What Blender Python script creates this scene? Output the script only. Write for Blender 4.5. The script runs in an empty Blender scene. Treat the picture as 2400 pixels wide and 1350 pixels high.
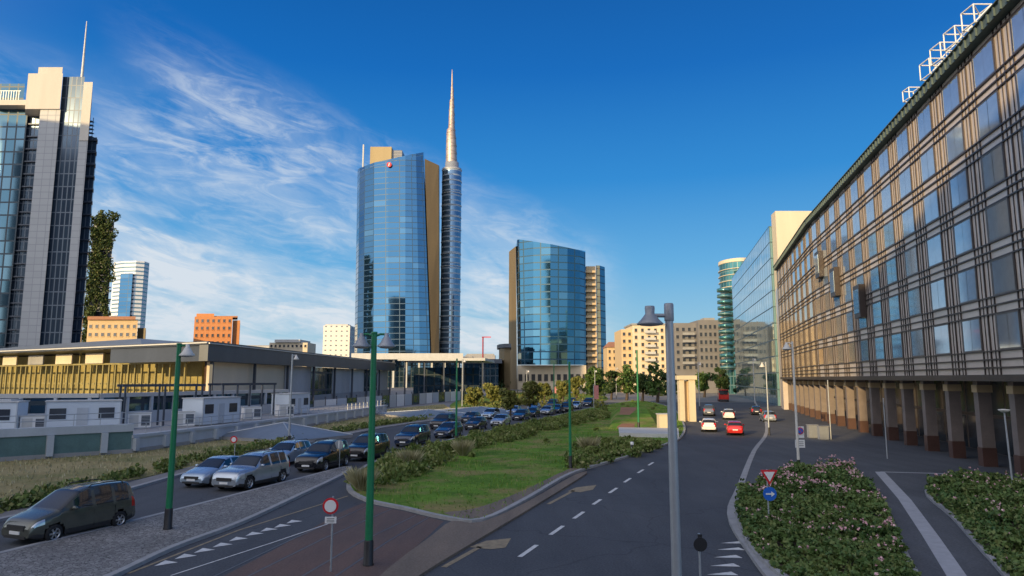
import bpy, math, random
from mathutils import Vector, Matrix
R=math.radians; pi=math.pi
rnd=random.Random(11)
scene=bpy.context.scene; COL=scene.collection
# ------------------------------------------------------------------ camera maths
F=1608.; TH=R(7.5); CH=6.0; ct=math.cos(TH); st=math.sin(TH)
def ray(x,y):
    dx=(x-1200)/F; dy=(675-y)/F
    return Vector((dx,ct-dy*st,st+dy*ct))
def G(x,y,z=0.):
    d=ray(x,y); t=(z-CH)/d.z
    return Vector((d.x*t,d.y*t,z))
def P(x,y,D):
    d=ray(x,y); t=D/d.y
    return Vector((d.x*t,D,CH+d.z*t))
cam=bpy.data.cameras.new('camera'); camo=bpy.data.objects.new('camera',cam); COL.objects.link(camo)
camo.location=(0,0,CH); camo.rotation_euler=(R(97.5),0,0); cam.sensor_width=36; cam.lens=F/2400*36
cam.clip_start=.1; cam.clip_end=9000; scene.camera=camo
def C(r,g,b):
    f=lambda v:(v/255/12.92 if v<10 else ((v/255+.055)/1.055)**2.4)
    return (f(r),f(g),f(b))
# ------------------------------------------------------------------ mesh builder
MW={}
class MB:
    def __init__(s): s.v=[];s.f=[];s.uv=[];s.m=[];s.sm=[]
    def face(s,pts,uv=None,m=0,sm=False):
        i=len(s.v); s.v+=[tuple(p) for p in pts]; s.f.append(tuple(range(i,i+len(pts)))); s.uv.append(uv); s.m.append(m); s.sm.append(sm)
    def grid(s,rows,m=0,sm=True,closed=False):
        i=len(s.v); n=len(rows[0])
        for r in rows: s.v+=[tuple(p) for p in r]
        for a in range(len(rows)-1):
            for b in range(n if closed else n-1):
                c=(b+1)%n
                s.f.append((i+a*n+b,i+a*n+c,i+(a+1)*n+c,i+(a+1)*n+b)); s.uv.append(None); s.m.append(m); s.sm.append(sm)
        return i,n
    def box(s,c,d,rz=0,m=0):
        a,b=math.cos(rz),math.sin(rz); q=[]
        for z in (-1,1):
            for x,y in ((-1,-1),(1,-1),(1,1),(-1,1)):
                X=x*d[0]/2;Y=y*d[1]/2
                q.append((c[0]+X*a-Y*b,c[1]+X*b+Y*a,c[2]+z*d[2]/2))
        for f in ((0,1,5,4),(1,2,6,5),(2,3,7,6),(3,0,4,7),(4,5,6,7),(3,2,1,0)): s.face([q[k] for k in f],m=m)
    def loft(s,bot,top,closed=True,caps=True,m=0,nv=1):
        n=len(bot); u=0
        for i in range(n if closed else n-1):
            j=(i+1)%n; a,b,c,d=[Vector(p) for p in (bot[i],bot[j],top[j],top[i])]
            u1=u+(b-a).length
            for k in range(nv):
                t0,t1=k/nv,(k+1)/nv
                pa,pb,pc,pd=a.lerp(d,t0),b.lerp(c,t0),b.lerp(c,t1),a.lerp(d,t1)
                s.face([pa,pb,pc,pd],uv=[(u,pa.z),(u1,pb.z),(u1,pc.z),(u,pd.z)],m=m)
            u=u1
        if caps and closed:
            s.face(top,m=m); s.face(list(reversed(bot)),m=m)
    def prism(s,pts,z0,z1,m=0,caps=True,closed=True):
        s.loft([(p[0],p[1],z0) for p in pts],[(p[0],p[1],z1) for p in pts],m=m,caps=caps,closed=closed)
    def tube(s,path,r,n=8,m=0,caps=True):
        path=[Vector(p) for p in path]; rows=[]
        if not isinstance(r,(list,tuple)): r=[r]*len(path)
        for i,p in enumerate(path):
            d=(path[min(i+1,len(path)-1)]-path[max(i-1,0)]).normalized()
            a=Vector((1,0,0)) if abs(d.x)<.8 else Vector((0,1,0))
            e1=(a-d*a.dot(d)).normalized(); e2=d.cross(e1)
            rows.append([p+(e1*math.cos(2*pi*k/n)+e2*math.sin(2*pi*k/n))*r[i] for k in range(n)])
        s.grid(rows,m=m,closed=True)
        if caps: s.face(list(reversed(rows[0])),m=m); s.face(rows[-1],m=m)
    def lathe(s,prof,c=(0,0,0),n=16,m=0,sm=True,axis='z'):
        rows=[]
        for r,z in prof:
            row=[]
            for k in range(n):
                a=2*pi*k/n; x,y=r*math.cos(a),r*math.sin(a)
                row.append((c[0]+x,c[1]+y,c[2]+z) if axis=='z' else (c[0]+x,c[1]-z,c[2]+y))
            rows.append(row)
        s.grid(rows,m=m,closed=True,sm=sm)
    def leaves(s,c,r,n,size,el=1.,shell=.5,up=0.):
        for _ in range(n):
            while 1:
                p=Vector((rnd.uniform(-1,1),rnd.uniform(-1,1),rnd.uniform(-1,1)))
                if .02<p.length<=1: break
            p=p.normalized()*(p.length**shell)
            q=Vector((c[0]+p.x*r[0],c[1]+p.y*r[1],c[2]+p.z*r[2]))
            a=Vector((rnd.gauss(0,1),rnd.gauss(0,1),rnd.gauss(0,1)+up)).normalized()
            b=a.cross(Vector((rnd.gauss(0,1),rnd.gauss(0,1),rnd.gauss(0,1)))).normalized()
            k=size*rnd.uniform(.6,1.4); a=a*k*el; b=b*k*.5
            i=len(s.v); s.v+=[tuple(q-a*.5-b*.2),tuple(q+b),tuple(q+a*.6),tuple(q-b)]
            s.f.append((i,i+1,i+2,i+3)); s.uv.append(0); s.m.append(0); s.sm.append(False)
    def build(s,name,mats,parent=None,loc=None):
        me=bpy.data.meshes.new(name)
        if parent is not None: inv=MW[parent.name].inverted()
        elif loc is not None: inv=Matrix.Translation(-Vector(loc))
        else: inv=Matrix.Identity(4)
        vs=[inv@Vector(v) for v in s.v]
        me.from_pydata(vs,[],s.f)
        if not isinstance(mats,(list,tuple)): mats=[mats]
        for mm in mats: me.materials.append(mm)
        if s.uv and s.uv[0]!=0:
            l=me.uv_layers.new(name='UVMap').data; k=0
            for fi,f in enumerate(s.f):
                uv=s.uv[fi]
                if not uv:
                    a,b,c=[Vector(s.v[f[i]]) for i in (0,1,2)]
                    nn=(b-a).cross(c-a)
                    if nn.length>0: nn.normalize()
                    if abs(nn.z)<.7:
                        t=Vector((-nn.y,nn.x,0)); t.normalize()
                        uv=[(Vector(s.v[i]).dot(t),s.v[i][2]) for i in f]
                    else: uv=[(s.v[i][0],s.v[i][1]) for i in f]
                for q in uv: l[k].uv=q; k+=1
        me.polygons.foreach_set('material_index',s.m); me.polygons.foreach_set('use_smooth',s.sm); me.update()
        o=bpy.data.objects.new(name,me); COL.objects.link(o)
        if parent is not None: o.parent=parent; MW[o.name]=MW[parent.name]
        elif loc is not None: o.location=loc; MW[o.name]=Matrix.Translation(Vector(loc))
        else: MW[o.name]=Matrix.Identity(4)
        return o
def tag(o,label,cat,group=None,kind=None):
    if label: o['label']=label
    if cat: o['category']=cat
    if group: o['group']=group
    if kind: o['kind']=kind
    return o
def thing(name,label,cat,loc=(0,0,0),group=None):
    o=bpy.data.objects.new(name,None); COL.objects.link(o); o.location=loc; o.empty_display_size=.3
    MW[o.name]=Matrix.Translation(Vector(loc)); return tag(o,label,cat,group)
def box(name,c,d,mat,parent,rz=0):
    m=MB(); m.box(c,d,rz); return m.build(name,mat,parent)
def prism(name,pts,z0,z1,mat,parent):
    m=MB(); m.prism(pts,z0,z1); return m.build(name,mat,parent)
def dup(o,loc,rz,label=None,parent=None,cat=None):
    c=o.copy(); COL.objects.link(c)
    if parent is None: c.location=loc; c.rotation_euler=(0,0,rz)
    else: c.parent=parent
    if label: c['label']=label
    for ch in list(o.children): dup(ch,None,0,None,c)
    return c
def struct(name,mb,mat): 
    o=mb.build(name,mat); o['kind']='structure'; return o
# ------------------------------------------------------------------ materials
def newmat(name):
    m=bpy.data.materials.new(name); m.use_nodes=True; nt=m.node_tree; b=nt.nodes['Principled BSDF']; return m,nt,b
def nd(nt,t,**k):
    n=nt.nodes.new(t)
    for a,v in k.items(): setattr(n,a,v)
    return n
def mixc(nt,f,a,b,bt='MIX'):
    n=nd(nt,'ShaderNodeMix',data_type='RGBA',blend_type=bt)
    for i,v in ((0,f),(6,a),(7,b)):
        if isinstance(v,bpy.types.NodeSocket): nt.links.new(v,n.inputs[i])
        else: n.inputs[i].default_value=v if not isinstance(v,(tuple,list)) else (*v[:3],1)
    return n.outputs[2]
def noise(nt,co,sc,det=6,ro=.6,dist=0):
    n=nd(nt,'ShaderNodeTexNoise'); n.inputs['Scale'].default_value=sc; n.inputs['Detail'].default_value=det; n.inputs['Roughness'].default_value=ro; n.inputs['Distortion'].default_value=dist
    nt.links.new(co,n.inputs['Vector']); return n.outputs['Fac']
def mapr(nt,v,a,b,c=0,d=1):
    n=nd(nt,'ShaderNodeMapRange'); nt.links.new(v,n.inputs[0])
    for i,x in enumerate((a,b,c,d)): n.inputs[i+1].default_value=x
    return n.outputs[0]
def bump(nt,b,h,s,d=.02):
    n=nd(nt,'ShaderNodeBump'); n.inputs['Strength'].default_value=s; n.inputs['Distance'].default_value=d
    nt.links.new(h,n.inputs['Height']); nt.links.new(n.outputs[0],b.inputs['Normal'])
def mul(c,k): return tuple(min(1,x*k) for x in c[:3])
def mat(name,col,rough=.6,metal=0,var=.25,sc=1.2,bmp=.0,spec=.5,streak=False):
    m,nt,b=newmat(name); tc=nd(nt,'ShaderNodeTexCoord').outputs['Object']
    if streak:
        mp=nd(nt,'ShaderNodeMapping'); mp.inputs['Scale'].default_value=(1,1,.12); nt.links.new(tc,mp.inputs[0]); tc2=mp.outputs[0]
    else: tc2=tc
    f=mapr(nt,noise(nt,tc2,sc),.3,.7); f2=mapr(nt,noise(nt,tc,sc*11,3),.3,.7)
    c1=mixc(nt,f,mul(col,1-var),mul(col,1+var)); c2=mixc(nt,f2,mul(col,1-var*.6),mul(col,1+var*.6))
    nt.links.new(mixc(nt,.4,c1,c2),b.inputs['Base Color'])
    b.inputs['Roughness'].default_value=rough; b.inputs['Metallic'].default_value=metal; b.inputs['Specular IOR Level'].default_value=spec
    if bmp: bump(nt,b,f2,bmp)
    return m
def glassfac(name,ca,cb,line,bw,bh,mort=.1,metal=.85,rough=.06,tilt=.02,blind=None,linrough=.5):
    m,nt,b=newmat(name); uv=nd(nt,'ShaderNodeUVMap').outputs[0]
    br=nd(nt,'ShaderNodeTexBrick',offset=0.,squash=1.); nt.links.new(uv,br.inputs['Vector'])
    br.inputs['Scale'].default_value=1; br.inputs['Brick Width'].default_value=bw; br.inputs['Row Height'].default_value=bh
    br.inputs['Mortar Size'].default_value=mort; br.inputs['Mortar Smooth'].default_value=.0; br.inputs['Bias'].default_value=0
    br.inputs['Color1'].default_value=(*ca,1); br.inputs['Color2'].default_value=(*cb,1); br.inputs['Mortar'].default_value=(*line,1)
    dv=nd(nt,'ShaderNodeVectorMath',operation='DIVIDE'); nt.links.new(uv,dv.inputs[0]); dv.inputs[1].default_value=(bw,bh,1)
    fl=nd(nt,'ShaderNodeVectorMath',operation='FLOOR'); nt.links.new(dv.outputs[0],fl.inputs[0])
    wn=nd(nt,'ShaderNodeTexWhiteNoise',noise_dimensions='3D'); nt.links.new(fl.outputs[0],wn.inputs[0])
    sb=nd(nt,'ShaderNodeVectorMath',operation='SUBTRACT'); nt.links.new(wn.outputs['Color'],sb.inputs[0]); sb.inputs[1].default_value=(.5,.5,.5)
    sc=nd(nt,'ShaderNodeVectorMath',operation='SCALE'); nt.links.new(sb.outputs[0],sc.inputs[0]); sc.inputs['Scale'].default_value=tilt
    ge=nd(nt,'ShaderNodeNewGeometry'); ad=nd(nt,'ShaderNodeVectorMath',operation='ADD'); nt.links.new(ge.outputs['Normal'],ad.inputs[0]); nt.links.new(sc.outputs[0],ad.inputs[1])
    no=nd(nt,'ShaderNodeVectorMath',operation='NORMALIZE'); nt.links.new(ad.outputs[0],no.inputs[0]); nt.links.new(no.outputs[0],b.inputs['Normal'])
    col=br.outputs['Color']
    if blind:
        g=mapr(nt,wn.outputs['Value'],blind[1],blind[1]+.01)
        iv=nd(nt,'ShaderNodeMath',operation='SUBTRACT'); iv.inputs[0].default_value=1; nt.links.new(br.outputs['Fac'],iv.inputs[1])
        gm=nd(nt,'ShaderNodeMath',operation='MULTIPLY'); nt.links.new(g,gm.inputs[0]); nt.links.new(iv.outputs[0],gm.inputs[1])
        col=mixc(nt,gm.outputs[0],col,blind[0])
    nt.links.new(col,b.inputs['Base Color'])
    nt.links.new(mapr(nt,br.outputs['Fac'],0,1,metal,min(metal,.25)),b.inputs['Metallic'])
    nt.links.new(mapr(nt,br.outputs['Fac'],0,1,rough,linrough),b.inputs['Roughness'])
    return m
def leafmat(name,c1,c2,c3,sc=.8):
    m,nt,b=newmat(name); tc=nd(nt,'ShaderNodeTexCoord').outputs['Object']
    f=mapr(nt,noise(nt,tc,sc,4),.35,.65); ge=nd(nt,'ShaderNodeNewGeometry')
    c=mixc(nt,f,c1,c2); r=mapr(nt,ge.outputs['Random Per Island'],.6,1.)
    nt.links.new(mixc(nt,r,c,c3),b.inputs['Base Color']); b.inputs['Roughness'].default_value=.6
    b.inputs['Specular IOR Level'].default_value=.25
    return m
def asphalt(name,c1,c2,crack=True):
    m,nt,b=newmat(name); tc=nd(nt,'ShaderNodeTexCoord').outputs['Object']
    mp=nd(nt,'ShaderNodeMapping'); mp.inputs['Rotation'].default_value=(0,0,R(-14)); mp.inputs['Scale'].default_value=(1,.12,1); nt.links.new(tc,mp.inputs[0])
    big=mapr(nt,noise(nt,tc,.09,5),.35,.65); st_=mapr(nt,noise(nt,mp.outputs[0],.9,4),.3,.7); fine=mapr(nt,noise(nt,tc,14,3),.25,.75)
    c=mixc(nt,big,c1,c2); c=mixc(nt,st_,mixc(nt,.4,c,(0.018,.02,.025)),c); c=mixc(nt,fine,mixc(nt,.3,c,(.01,.01,.01)),mixc(nt,.12,c,(.4,.4,.4)))
    if crack:
        vo=nd(nt,'ShaderNodeTexVoronoi',feature='DISTANCE_TO_EDGE'); vo.inputs['Scale'].default_value=.14
        wp=nd(nt,'ShaderNodeVectorMath',operation='ADD'); nn=nd(nt,'ShaderNodeTexNoise'); nn.inputs['Scale'].default_value=.8; nt.links.new(tc,nn.inputs['Vector']); nt.links.new(nn.outputs['Color'],wp.inputs[0]); nt.links.new(tc,wp.inputs[1])
        nt.links.new(wp.outputs[0],vo.inputs['Vector']); k=mapr(nt,vo.outputs['Distance'],.0,.008,.4,0); c=mixc(nt,k,c,(.02,.02,.022))
    nt.links.new(c,b.inputs['Base Color']); b.inputs['Roughness'].default_value=.8; b.inputs['Specular IOR Level'].default_value=.3
    bump(nt,b,fine,.3,.01); return m
def grassmat(name,c1,c2,c3,sc=.35):
    m,nt,b=newmat(name); tc=nd(nt,'ShaderNodeTexCoord').outputs['Object']
    f=mapr(nt,noise(nt,tc,sc,6,.65),.35,.65); g=mapr(nt,noise(nt,tc,6,4),.3,.7); h=mapr(nt,noise(nt,tc,sc*.6,6,.7),.47,.62)
    c=mixc(nt,f,c1,c2); c=mixc(nt,h,c,c3); c=mixc(nt,g,mixc(nt,.35,c,(.01,.015,.005)),c)
    nt.links.new(c,b.inputs['Base Color']); b.inputs['Roughness'].default_value=.9; b.inputs['Specular IOR Level'].default_value=.1; bump(nt,b,g,.6,.05); return m
def cobble(name,c1,c2,sc):
    m,nt,b=newmat(name); tc=nd(nt,'ShaderNodeTexCoord').outputs['Object']
    vo=nd(nt,'ShaderNodeTexVoronoi'); vo.inputs['Scale'].default_value=sc; nt.links.new(tc,vo.inputs['Vector'])
    ve=nd(nt,'ShaderNodeTexVoronoi',feature='DISTANCE_TO_EDGE'); ve.inputs['Scale'].default_value=sc; nt.links.new(tc,ve.inputs['Vector'])
    sp=nd(nt,'ShaderNodeSeparateColor'); nt.links.new(vo.outputs['Color'],sp.inputs[0])
    c=mixc(nt,sp.outputs[0],c1,c2); e=mapr(nt,ve.outputs['Distance'],0,.09); big=mapr(nt,noise(nt,tc,.3,5),.35,.65)
    c=mixc(nt,big,mixc(nt,.35,c,(.05,.05,.05)),c); c=mixc(nt,e,(.03,.03,.03),c)
    nt.links.new(c,b.inputs['Base Color']); b.inputs['Roughness'].default_value=.8; bump(nt,b,e,.6,.02); return m
M=dict(
 ground=mat('ground_paving',(.2,.19,.18),.85,sc=.15,bmp=.2),
 road=asphalt('asphalt',(.055,.062,.075),(.092,.098,.11)), pave=asphalt('dark_pavement',(.075,.083,.096),(.11,.12,.133),False),
 tram=asphalt('tram_bed',(.19,.105,.075),(.12,.08,.065),False), earth=asphalt('brown_strip',(.27,.2,.14),(.19,.15,.11),False),
 kerb=mat('kerb_stone',(.32,.32,.32),.8,sc=2), cob=cobble('cobbles',(.2,.19,.18),(.36,.35,.33),7.),
 lawn=grassmat('lawn',(.085,.185,.022),(.17,.32,.04),(.3,.26,.1)), dry=grassmat('dry_field',(.33,.27,.13),(.42,.35,.18),(.22,.23,.09),.2),
 mark=mat('road_paint',(.62,.62,.6),.7,var=.35,sc=4), ymark=mat('worn_yellow_paint',(.28,.22,.13),.7,var=.5,sc=4), rail=mat('steel_rail',(.13,.1,.085),.45,.4,sc=3),
 green=mat('green_paint',(.015,.19,.08),.35,sc=1,var=.15), black=mat('black_paint',(.015,.015,.018),.45), steel=mat('galvanised_steel',(.42,.45,.48),.4,.5,var=.12,sc=3),
 lampgrey=mat('lamp_grey',(.3,.32,.35),.4,.2), lampwhite=mat('lamp_white',(.62,.6,.55),.45), white=mat('white_paint',(.75,.75,.74),.5,var=.06), red=mat('red_paint',(.6,.02,.03),.45,var=.08), blue=mat('sign_blue',(.01,.12,.55),.45,var=.08),
 cream=mat('cream_concrete',(.64,.55,.4),.7,var=.1,sc=.3,streak=True), crown=mat('crown_concrete',(.52,.48,.42),.7,var=.12,sc=.25,streak=True), palec=mat('pale_concrete',(.5,.5,.48),.7,var=.15,sc=.4,streak=True), grey=mat('grey_concrete',(.3,.3,.3),.75,var=.2,sc=.4,streak=True), greyp=glassfac('tower_grey_pier',(.34,.35,.365),(.38,.39,.4),(.26,.27,.29),2.2,1.8,.08,0.,.5,.004,None,.7),
 darkgrey=mat('dark_slate_metal',(.06,.072,.095),.45,.3,var=.25,sc=.3,streak=True), roofmetal=mat('roof_metal',(.22,.25,.28),.5,.4,sc=.2), sidewall=mat('station_side_panel',(.42,.42,.42),.6,var=.25,sc=.15,streak=True),
 brown=mat('brown_stone',(.135,.098,.045),.5,var=.3,sc=.15,streak=True), bronze=mat('bronze_frame',(.06,.047,.043),.4,.3,var=.2), winframe=mat('window_frame_metal',(.13,.115,.11),.4,.3,var=.15),
 panel=mat('spandrel_panel',(.6,.525,.465),.28,.08,var=.16,sc=.3), panel_lit=mat('sunlit_spandrel_panel',(.7,.53,.33),.22,.15,var=.22,sc=.3), pier=mat('pier_granite',(.2,.165,.15),.55,var=.25,sc=1), pierbase=mat('pier_base_granite',(.085,.045,.036),.4,var=.2), copper=mat('copper_green',(.1,.14,.135),.6,.2,var=.3,sc=.8),  # warm panel has the sunlight of the far facade put into its colour
 orange=mat('orange_brick',(.5,.2,.07),.75,var=.12), tan=mat('tan_stucco',(.58,.43,.25),.8,var=.1,sc=.3), tile=mat('roof_tile',(.35,.17,.1),.8), greyst=mat('grey_stucco',(.19,.185,.19),.8,var=.15,sc=.3),
 roofbox=mat('roof_box_cladding',(.36,.27,.13),.6,var=.15,sc=.2,streak=True),
 yellow=mat('olive_yellow_wall',(.3,.25,.09),.7,var=.45,sc=.4), olive=mat('olive_post',(.27,.23,.085),.6), bluewall=mat('bluish_wall',(.45,.49,.53),.7,var=.15,sc=.5,streak=True), greenpan=mat('green_panel',(.1,.18,.18),.4,var=.3,sc=.8), cabin=mat('cabin_blue_white',(.6,.66,.72),.5,var=.08,sc=.6),
 spire=mat('spire_steel',(.52,.4,.31),.38,.6,var=.25,sc=.5), spirerib=mat('spire_rib_steel',(.4,.31,.25),.4,.5), dark=mat('dark_opening',(.02,.022,.025),.5), bark=mat('bark',(.08,.06,.045),.9,sc=4,bmp=.4),
 winfar=mat('far_window',(.06,.07,.09),.15,.3), tyre=mat('tyre',(.012,.012,.013),.8), rim=mat('alloy_rim',(.45,.46,.48),.3,.8,var=.1), carglass=mat('car_glass',(.015,.02,.025),.04,.0,spec=.9,var=.1), lightglass=mat('headlight_glass',(.65,.68,.7),.1,.5,var=.1), redlens=mat('red_lens',(.45,.01,.01),.2), plastic=mat('dark_plastic',(.025,.025,.027),.6),
 ramp=mat('earth_ramp',(.26,.13,.07),.9,sc=.5,bmp=.3), soil=mat('bed_soil',(.08,.06,.04),.9,sc=1,bmp=.3), cloth=mat('banner_cloth',(.5,.2,.2),.8),
 gA=glassfac('tower_glass',(.05,.14,.255),(.055,.152,.275),(.02,.062,.125),9.6,4.0,.24,.92,.04,.003,((.08,.185,.3),.9)),
 gB=glassfac('tower_glass_second',(.05,.158,.26),(.057,.172,.275),(.02,.07,.12),9.6,4.0,.3,.9,.05,.004,((.085,.205,.3),.9)),
 gC=glassfac('cylinder_glass',(.14,.22,.33),(.18,.28,.38),(.34,.4,.46),200,3.9,.5,.7,.1,.004),
 gL=glassfac('left_tower_glass',(.05,.115,.17),(.08,.15,.21),(.03,.05,.07),2.6,3.6,.22,.8,.06,.012),
 gLd=glassfac('left_tower_dark_glass',(.05,.075,.115),(.065,.1,.145),(.115,.14,.175),1.3,3.6,.14,.6,.15,.01),
 gR=glassfac('street_glass',(.28,.53,.62),(.38,.62,.7),(.1,.18,.21),3.6,3.6,.14,.85,.05,.008),
 gT=glassfac('teal_glass',(.06,.2,.21),(.1,.28,.28),(.16,.26,.26),1.8,3.4,.14,.7,.08,.02),
 gG=glassfac('warm_wing_glass',(.3,.24,.14),(.38,.3,.17),(.2,.15,.09),6,4.,.3,.8,.08,.006),
 gW=glassfac('white_tower_glass',(.13,.21,.24),(.2,.28,.32),(.72,.73,.72),60,4.2,1.3,.6,.1,.01,None,.7),
 wslab=glassfac('white_slab_grid',(.12,.13,.16),(.2,.22,.24),(.7,.68,.64),4.,3.6,1.3,.3,.2,.02,None,.8),
 blk=glassfac('office_grid',(.12,.14,.17),(.22,.24,.27),(.36,.32,.28),3.2,3.6,.9,.4,.15,.02,None,.8),
 dkt=glassfac('dark_grid_sun_gold',(.02,.025,.03),(.04,.045,.05),(.34,.22,.07),3.2,3.6,.75,.1,.3,.02,None,.8),  # gold grid lines paint sun glow on faces turned from the sun
 lou=glassfac('louvre',(.1,.11,.12),(.14,.15,.16),(.28,.28,.29),8,1.2,.25,.3,.3,.0),
 shop=glassfac('shopfront',(.03,.04,.05),(.07,.08,.09),(.1,.07,.055),2.4,3.,.14,.4,.1,.03),
 pane=mat('window_pane',(.44,.54,.63),.06,.64,var=.22,sc=.22), pane_gold_refl=mat('gold_reflection_pane',(.72,.52,.28),.1,.6,var=.35,sc=.25),  # gold pane carries the warm reflection in its colour
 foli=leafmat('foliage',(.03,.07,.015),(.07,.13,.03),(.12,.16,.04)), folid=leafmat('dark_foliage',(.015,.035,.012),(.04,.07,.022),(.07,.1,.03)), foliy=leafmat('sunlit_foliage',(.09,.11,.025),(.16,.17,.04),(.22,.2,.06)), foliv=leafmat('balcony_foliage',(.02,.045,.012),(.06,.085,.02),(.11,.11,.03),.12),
 lawnb=leafmat('lawn_blade',(.085,.18,.02),(.17,.3,.04),(.29,.29,.1),.4),
 hedge=leafmat('hedge_leaf',(.08,.135,.028),(.17,.21,.055),(.27,.27,.11),.3), drygr=leafmat('dry_grass_blade',(.38,.34,.19),(.28,.28,.13),(.5,.45,.3)), rose=leafmat('rose_leaf',(.05,.11,.03),(.12,.18,.05),(.18,.21,.07),.5), petal=leafmat('pink_petal',(.66,.34,.39),(.75,.48,.5),(.8,.6,.6),3.),
)
def paint(name,col,metal=.4,rough=.25):
    m,nt,b=newmat(name); tc=nd(nt,'ShaderNodeTexCoord').outputs['Object']
    f=mapr(nt,noise(nt,tc,1.3,4),.3,.7); nt.links.new(mixc(nt,f,mul(col,.88),mul(col,1.1)),b.inputs['Base Color'])
    b.inputs['Metallic'].default_value=metal; b.inputs['Roughness'].default_value=rough; b.inputs['Coat Weight'].default_value=.7; b.inputs['Coat Roughness'].default_value=.06
    return m
PT=dict(olive=paint('paint_olive_grey',(.1,.105,.085)),silver=paint('paint_silver',(.42,.47,.53),.6),blue=paint('paint_ice_blue',(.42,.52,.62),.5),black=paint('paint_black',(.012,.013,.018),.2),navy=paint('paint_navy',(.015,.03,.07),.3),white=paint('paint_white',(.7,.7,.68),0),red=paint('paint_red',(.5,.02,.015),.1),grey=paint('paint_grey',(.13,.14,.16),.5))
# ------------------------------------------------------------------ world and sun
SA=R(35); SE=R(13)
SD=Vector((-math.sin(SA)*math.cos(SE),-math.cos(SA)*math.cos(SE),math.sin(SE)))
w=bpy.data.worlds.new('World'); scene.world=w; w.use_nodes=True; nt=w.node_tree; bg=nt.nodes['Background']
STR=.13; bg.inputs['Strength'].default_value=STR
tc=nd(nt,'ShaderNodeTexCoord').outputs['Generated']; sx=nd(nt,'ShaderNodeSeparateXYZ'); nt.links.new(tc,sx.inputs[0]); X,Y,Z=sx.outputs
def mt(op,a,b=0.,cl=False):
    n=nd(nt,'ShaderNodeMath',operation=op,use_clamp=cl)
    for i,v in enumerate((a,b)):
        if isinstance(v,bpy.types.NodeSocket): nt.links.new(v,n.inputs[i])
        else: n.inputs[i].default_value=v
    return n.outputs[0]
def sstep(v,a,b):
    n=nd(nt,'ShaderNodeMapRange',interpolation_type='SMOOTHSTEP'); nt.links.new(v,n.inputs[0]); n.inputs[1].default_value=a; n.inputs[2].default_value=b; return n.outputs[0]
rp=nd(nt,'ShaderNodeValToRGB'); nt.links.new(Z,rp.inputs[0]); e=rp.color_ramp
stops=[(0,C(180,208,222)),(.06,C(148,197,223)),(.16,C(96,172,224)),(.28,C(42,138,212)),(.42,C(7,106,190)),(.56,C(2,86,164)),(1,C(2,64,126))]
e.elements[0].position=0; e.elements[0].color=(*stops[0][1],1); e.elements[1].position=1; e.elements[1].color=(*stops[-1][1],1)
for p,c in stops[1:-1]: q=e.elements.new(p); q.color=(*c,1)
sky=nd(nt,'ShaderNodeTexSky',sky_type='NISHITA'); sky.sun_disc=False; sky.sun_elevation=SE; sky.sun_rotation=R(215)
def rot(a):
    c_,s__=math.cos(R(a)),math.sin(R(a)); return mt('SUBTRACT',mt('MULTIPLY',X,c_),mt('MULTIPLY',Z,s__)),mt('ADD',mt('MULTIPLY',X,s__),mt('MULTIPLY',Z,c_))
s_,t_=rot(24); s2,t2=rot(10)
def cv(s,t,a,b,c):
    n=nd(nt,'ShaderNodeCombineXYZ'); nt.links.new(mt('MULTIPLY',s,a),n.inputs[0]); nt.links.new(mt('MULTIPLY',t,b),n.inputs[1]); nt.links.new(mt('MULTIPLY',Y,c),n.inputs[2]); return n.outputs[0]
n1=noise(nt,cv(s_,t_,2.2,5.,.6),2.0,10,.6,.5); n2=noise(nt,cv(s2,t2,8,27,.5),1.8,8,.64,1.2); n3=noise(nt,cv(s_,t_,1.8,2.8,.5),1.9,3,.5,.2); n4=noise(nt,cv(s2,t2,2.8,12,.5),2.2,8,.6,.6)
# cloud bank: below a slanting edge on the left, fading to the right and to the top
edge=mt('SUBTRACT',mt('SUBTRACT',.256,mt('MULTIPLY',X,.42)),Z)
mask=mt('MULTIPLY',mt('MULTIPLY',sstep(edge,-.03,.07),mt('SUBTRACT',1.,sstep(X,.02,.19))),mt('SUBTRACT',1.,mt('MULTIPLY',sstep(X,-.38,-.5),sstep(Z,.27,.4))))
d=mt('ADD',mt('MULTIPLY',sstep(n1,.37,.63),.62),mt('MULTIPLY',mt('MULTIPLY',sstep(n2,.42,.69),sstep(n1,.26,.48)),.52))
d=mt('ADD',d,mt('MULTIPLY',mt('MULTIPLY',sstep(n4,.37,.6),sstep(Z,.27,.07)),.62))
d=mt('MULTIPLY',d,mt('ADD',.46,mt('MULTIPLY',sstep(n3,.36,.6),.6)))
dens=mt('MULTIPLY',mt('MULTIPLY',d,mask),.87,True)
cl=mixc(nt,dens,rp.outputs[0],C(216,226,237))
# brighter haze round the sun, behind the viewpoint
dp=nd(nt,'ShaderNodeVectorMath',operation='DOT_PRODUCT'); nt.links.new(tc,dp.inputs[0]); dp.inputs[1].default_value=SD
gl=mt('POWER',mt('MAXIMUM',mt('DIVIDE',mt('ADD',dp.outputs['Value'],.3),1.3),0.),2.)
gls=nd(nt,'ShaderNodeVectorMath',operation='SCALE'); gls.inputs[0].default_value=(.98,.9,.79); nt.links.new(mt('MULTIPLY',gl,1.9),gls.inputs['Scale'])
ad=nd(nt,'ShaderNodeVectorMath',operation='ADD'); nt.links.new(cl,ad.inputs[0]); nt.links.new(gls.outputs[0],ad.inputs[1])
up=nd(nt,'ShaderNodeVectorMath',operation='SCALE'); nt.links.new(ad.outputs[0],up.inputs[0]); up.inputs['Scale'].default_value=1/STR
nt.links.new(mixc(nt,.05,up.outputs[0],sky.outputs[0]),bg.inputs['Color'])
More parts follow.
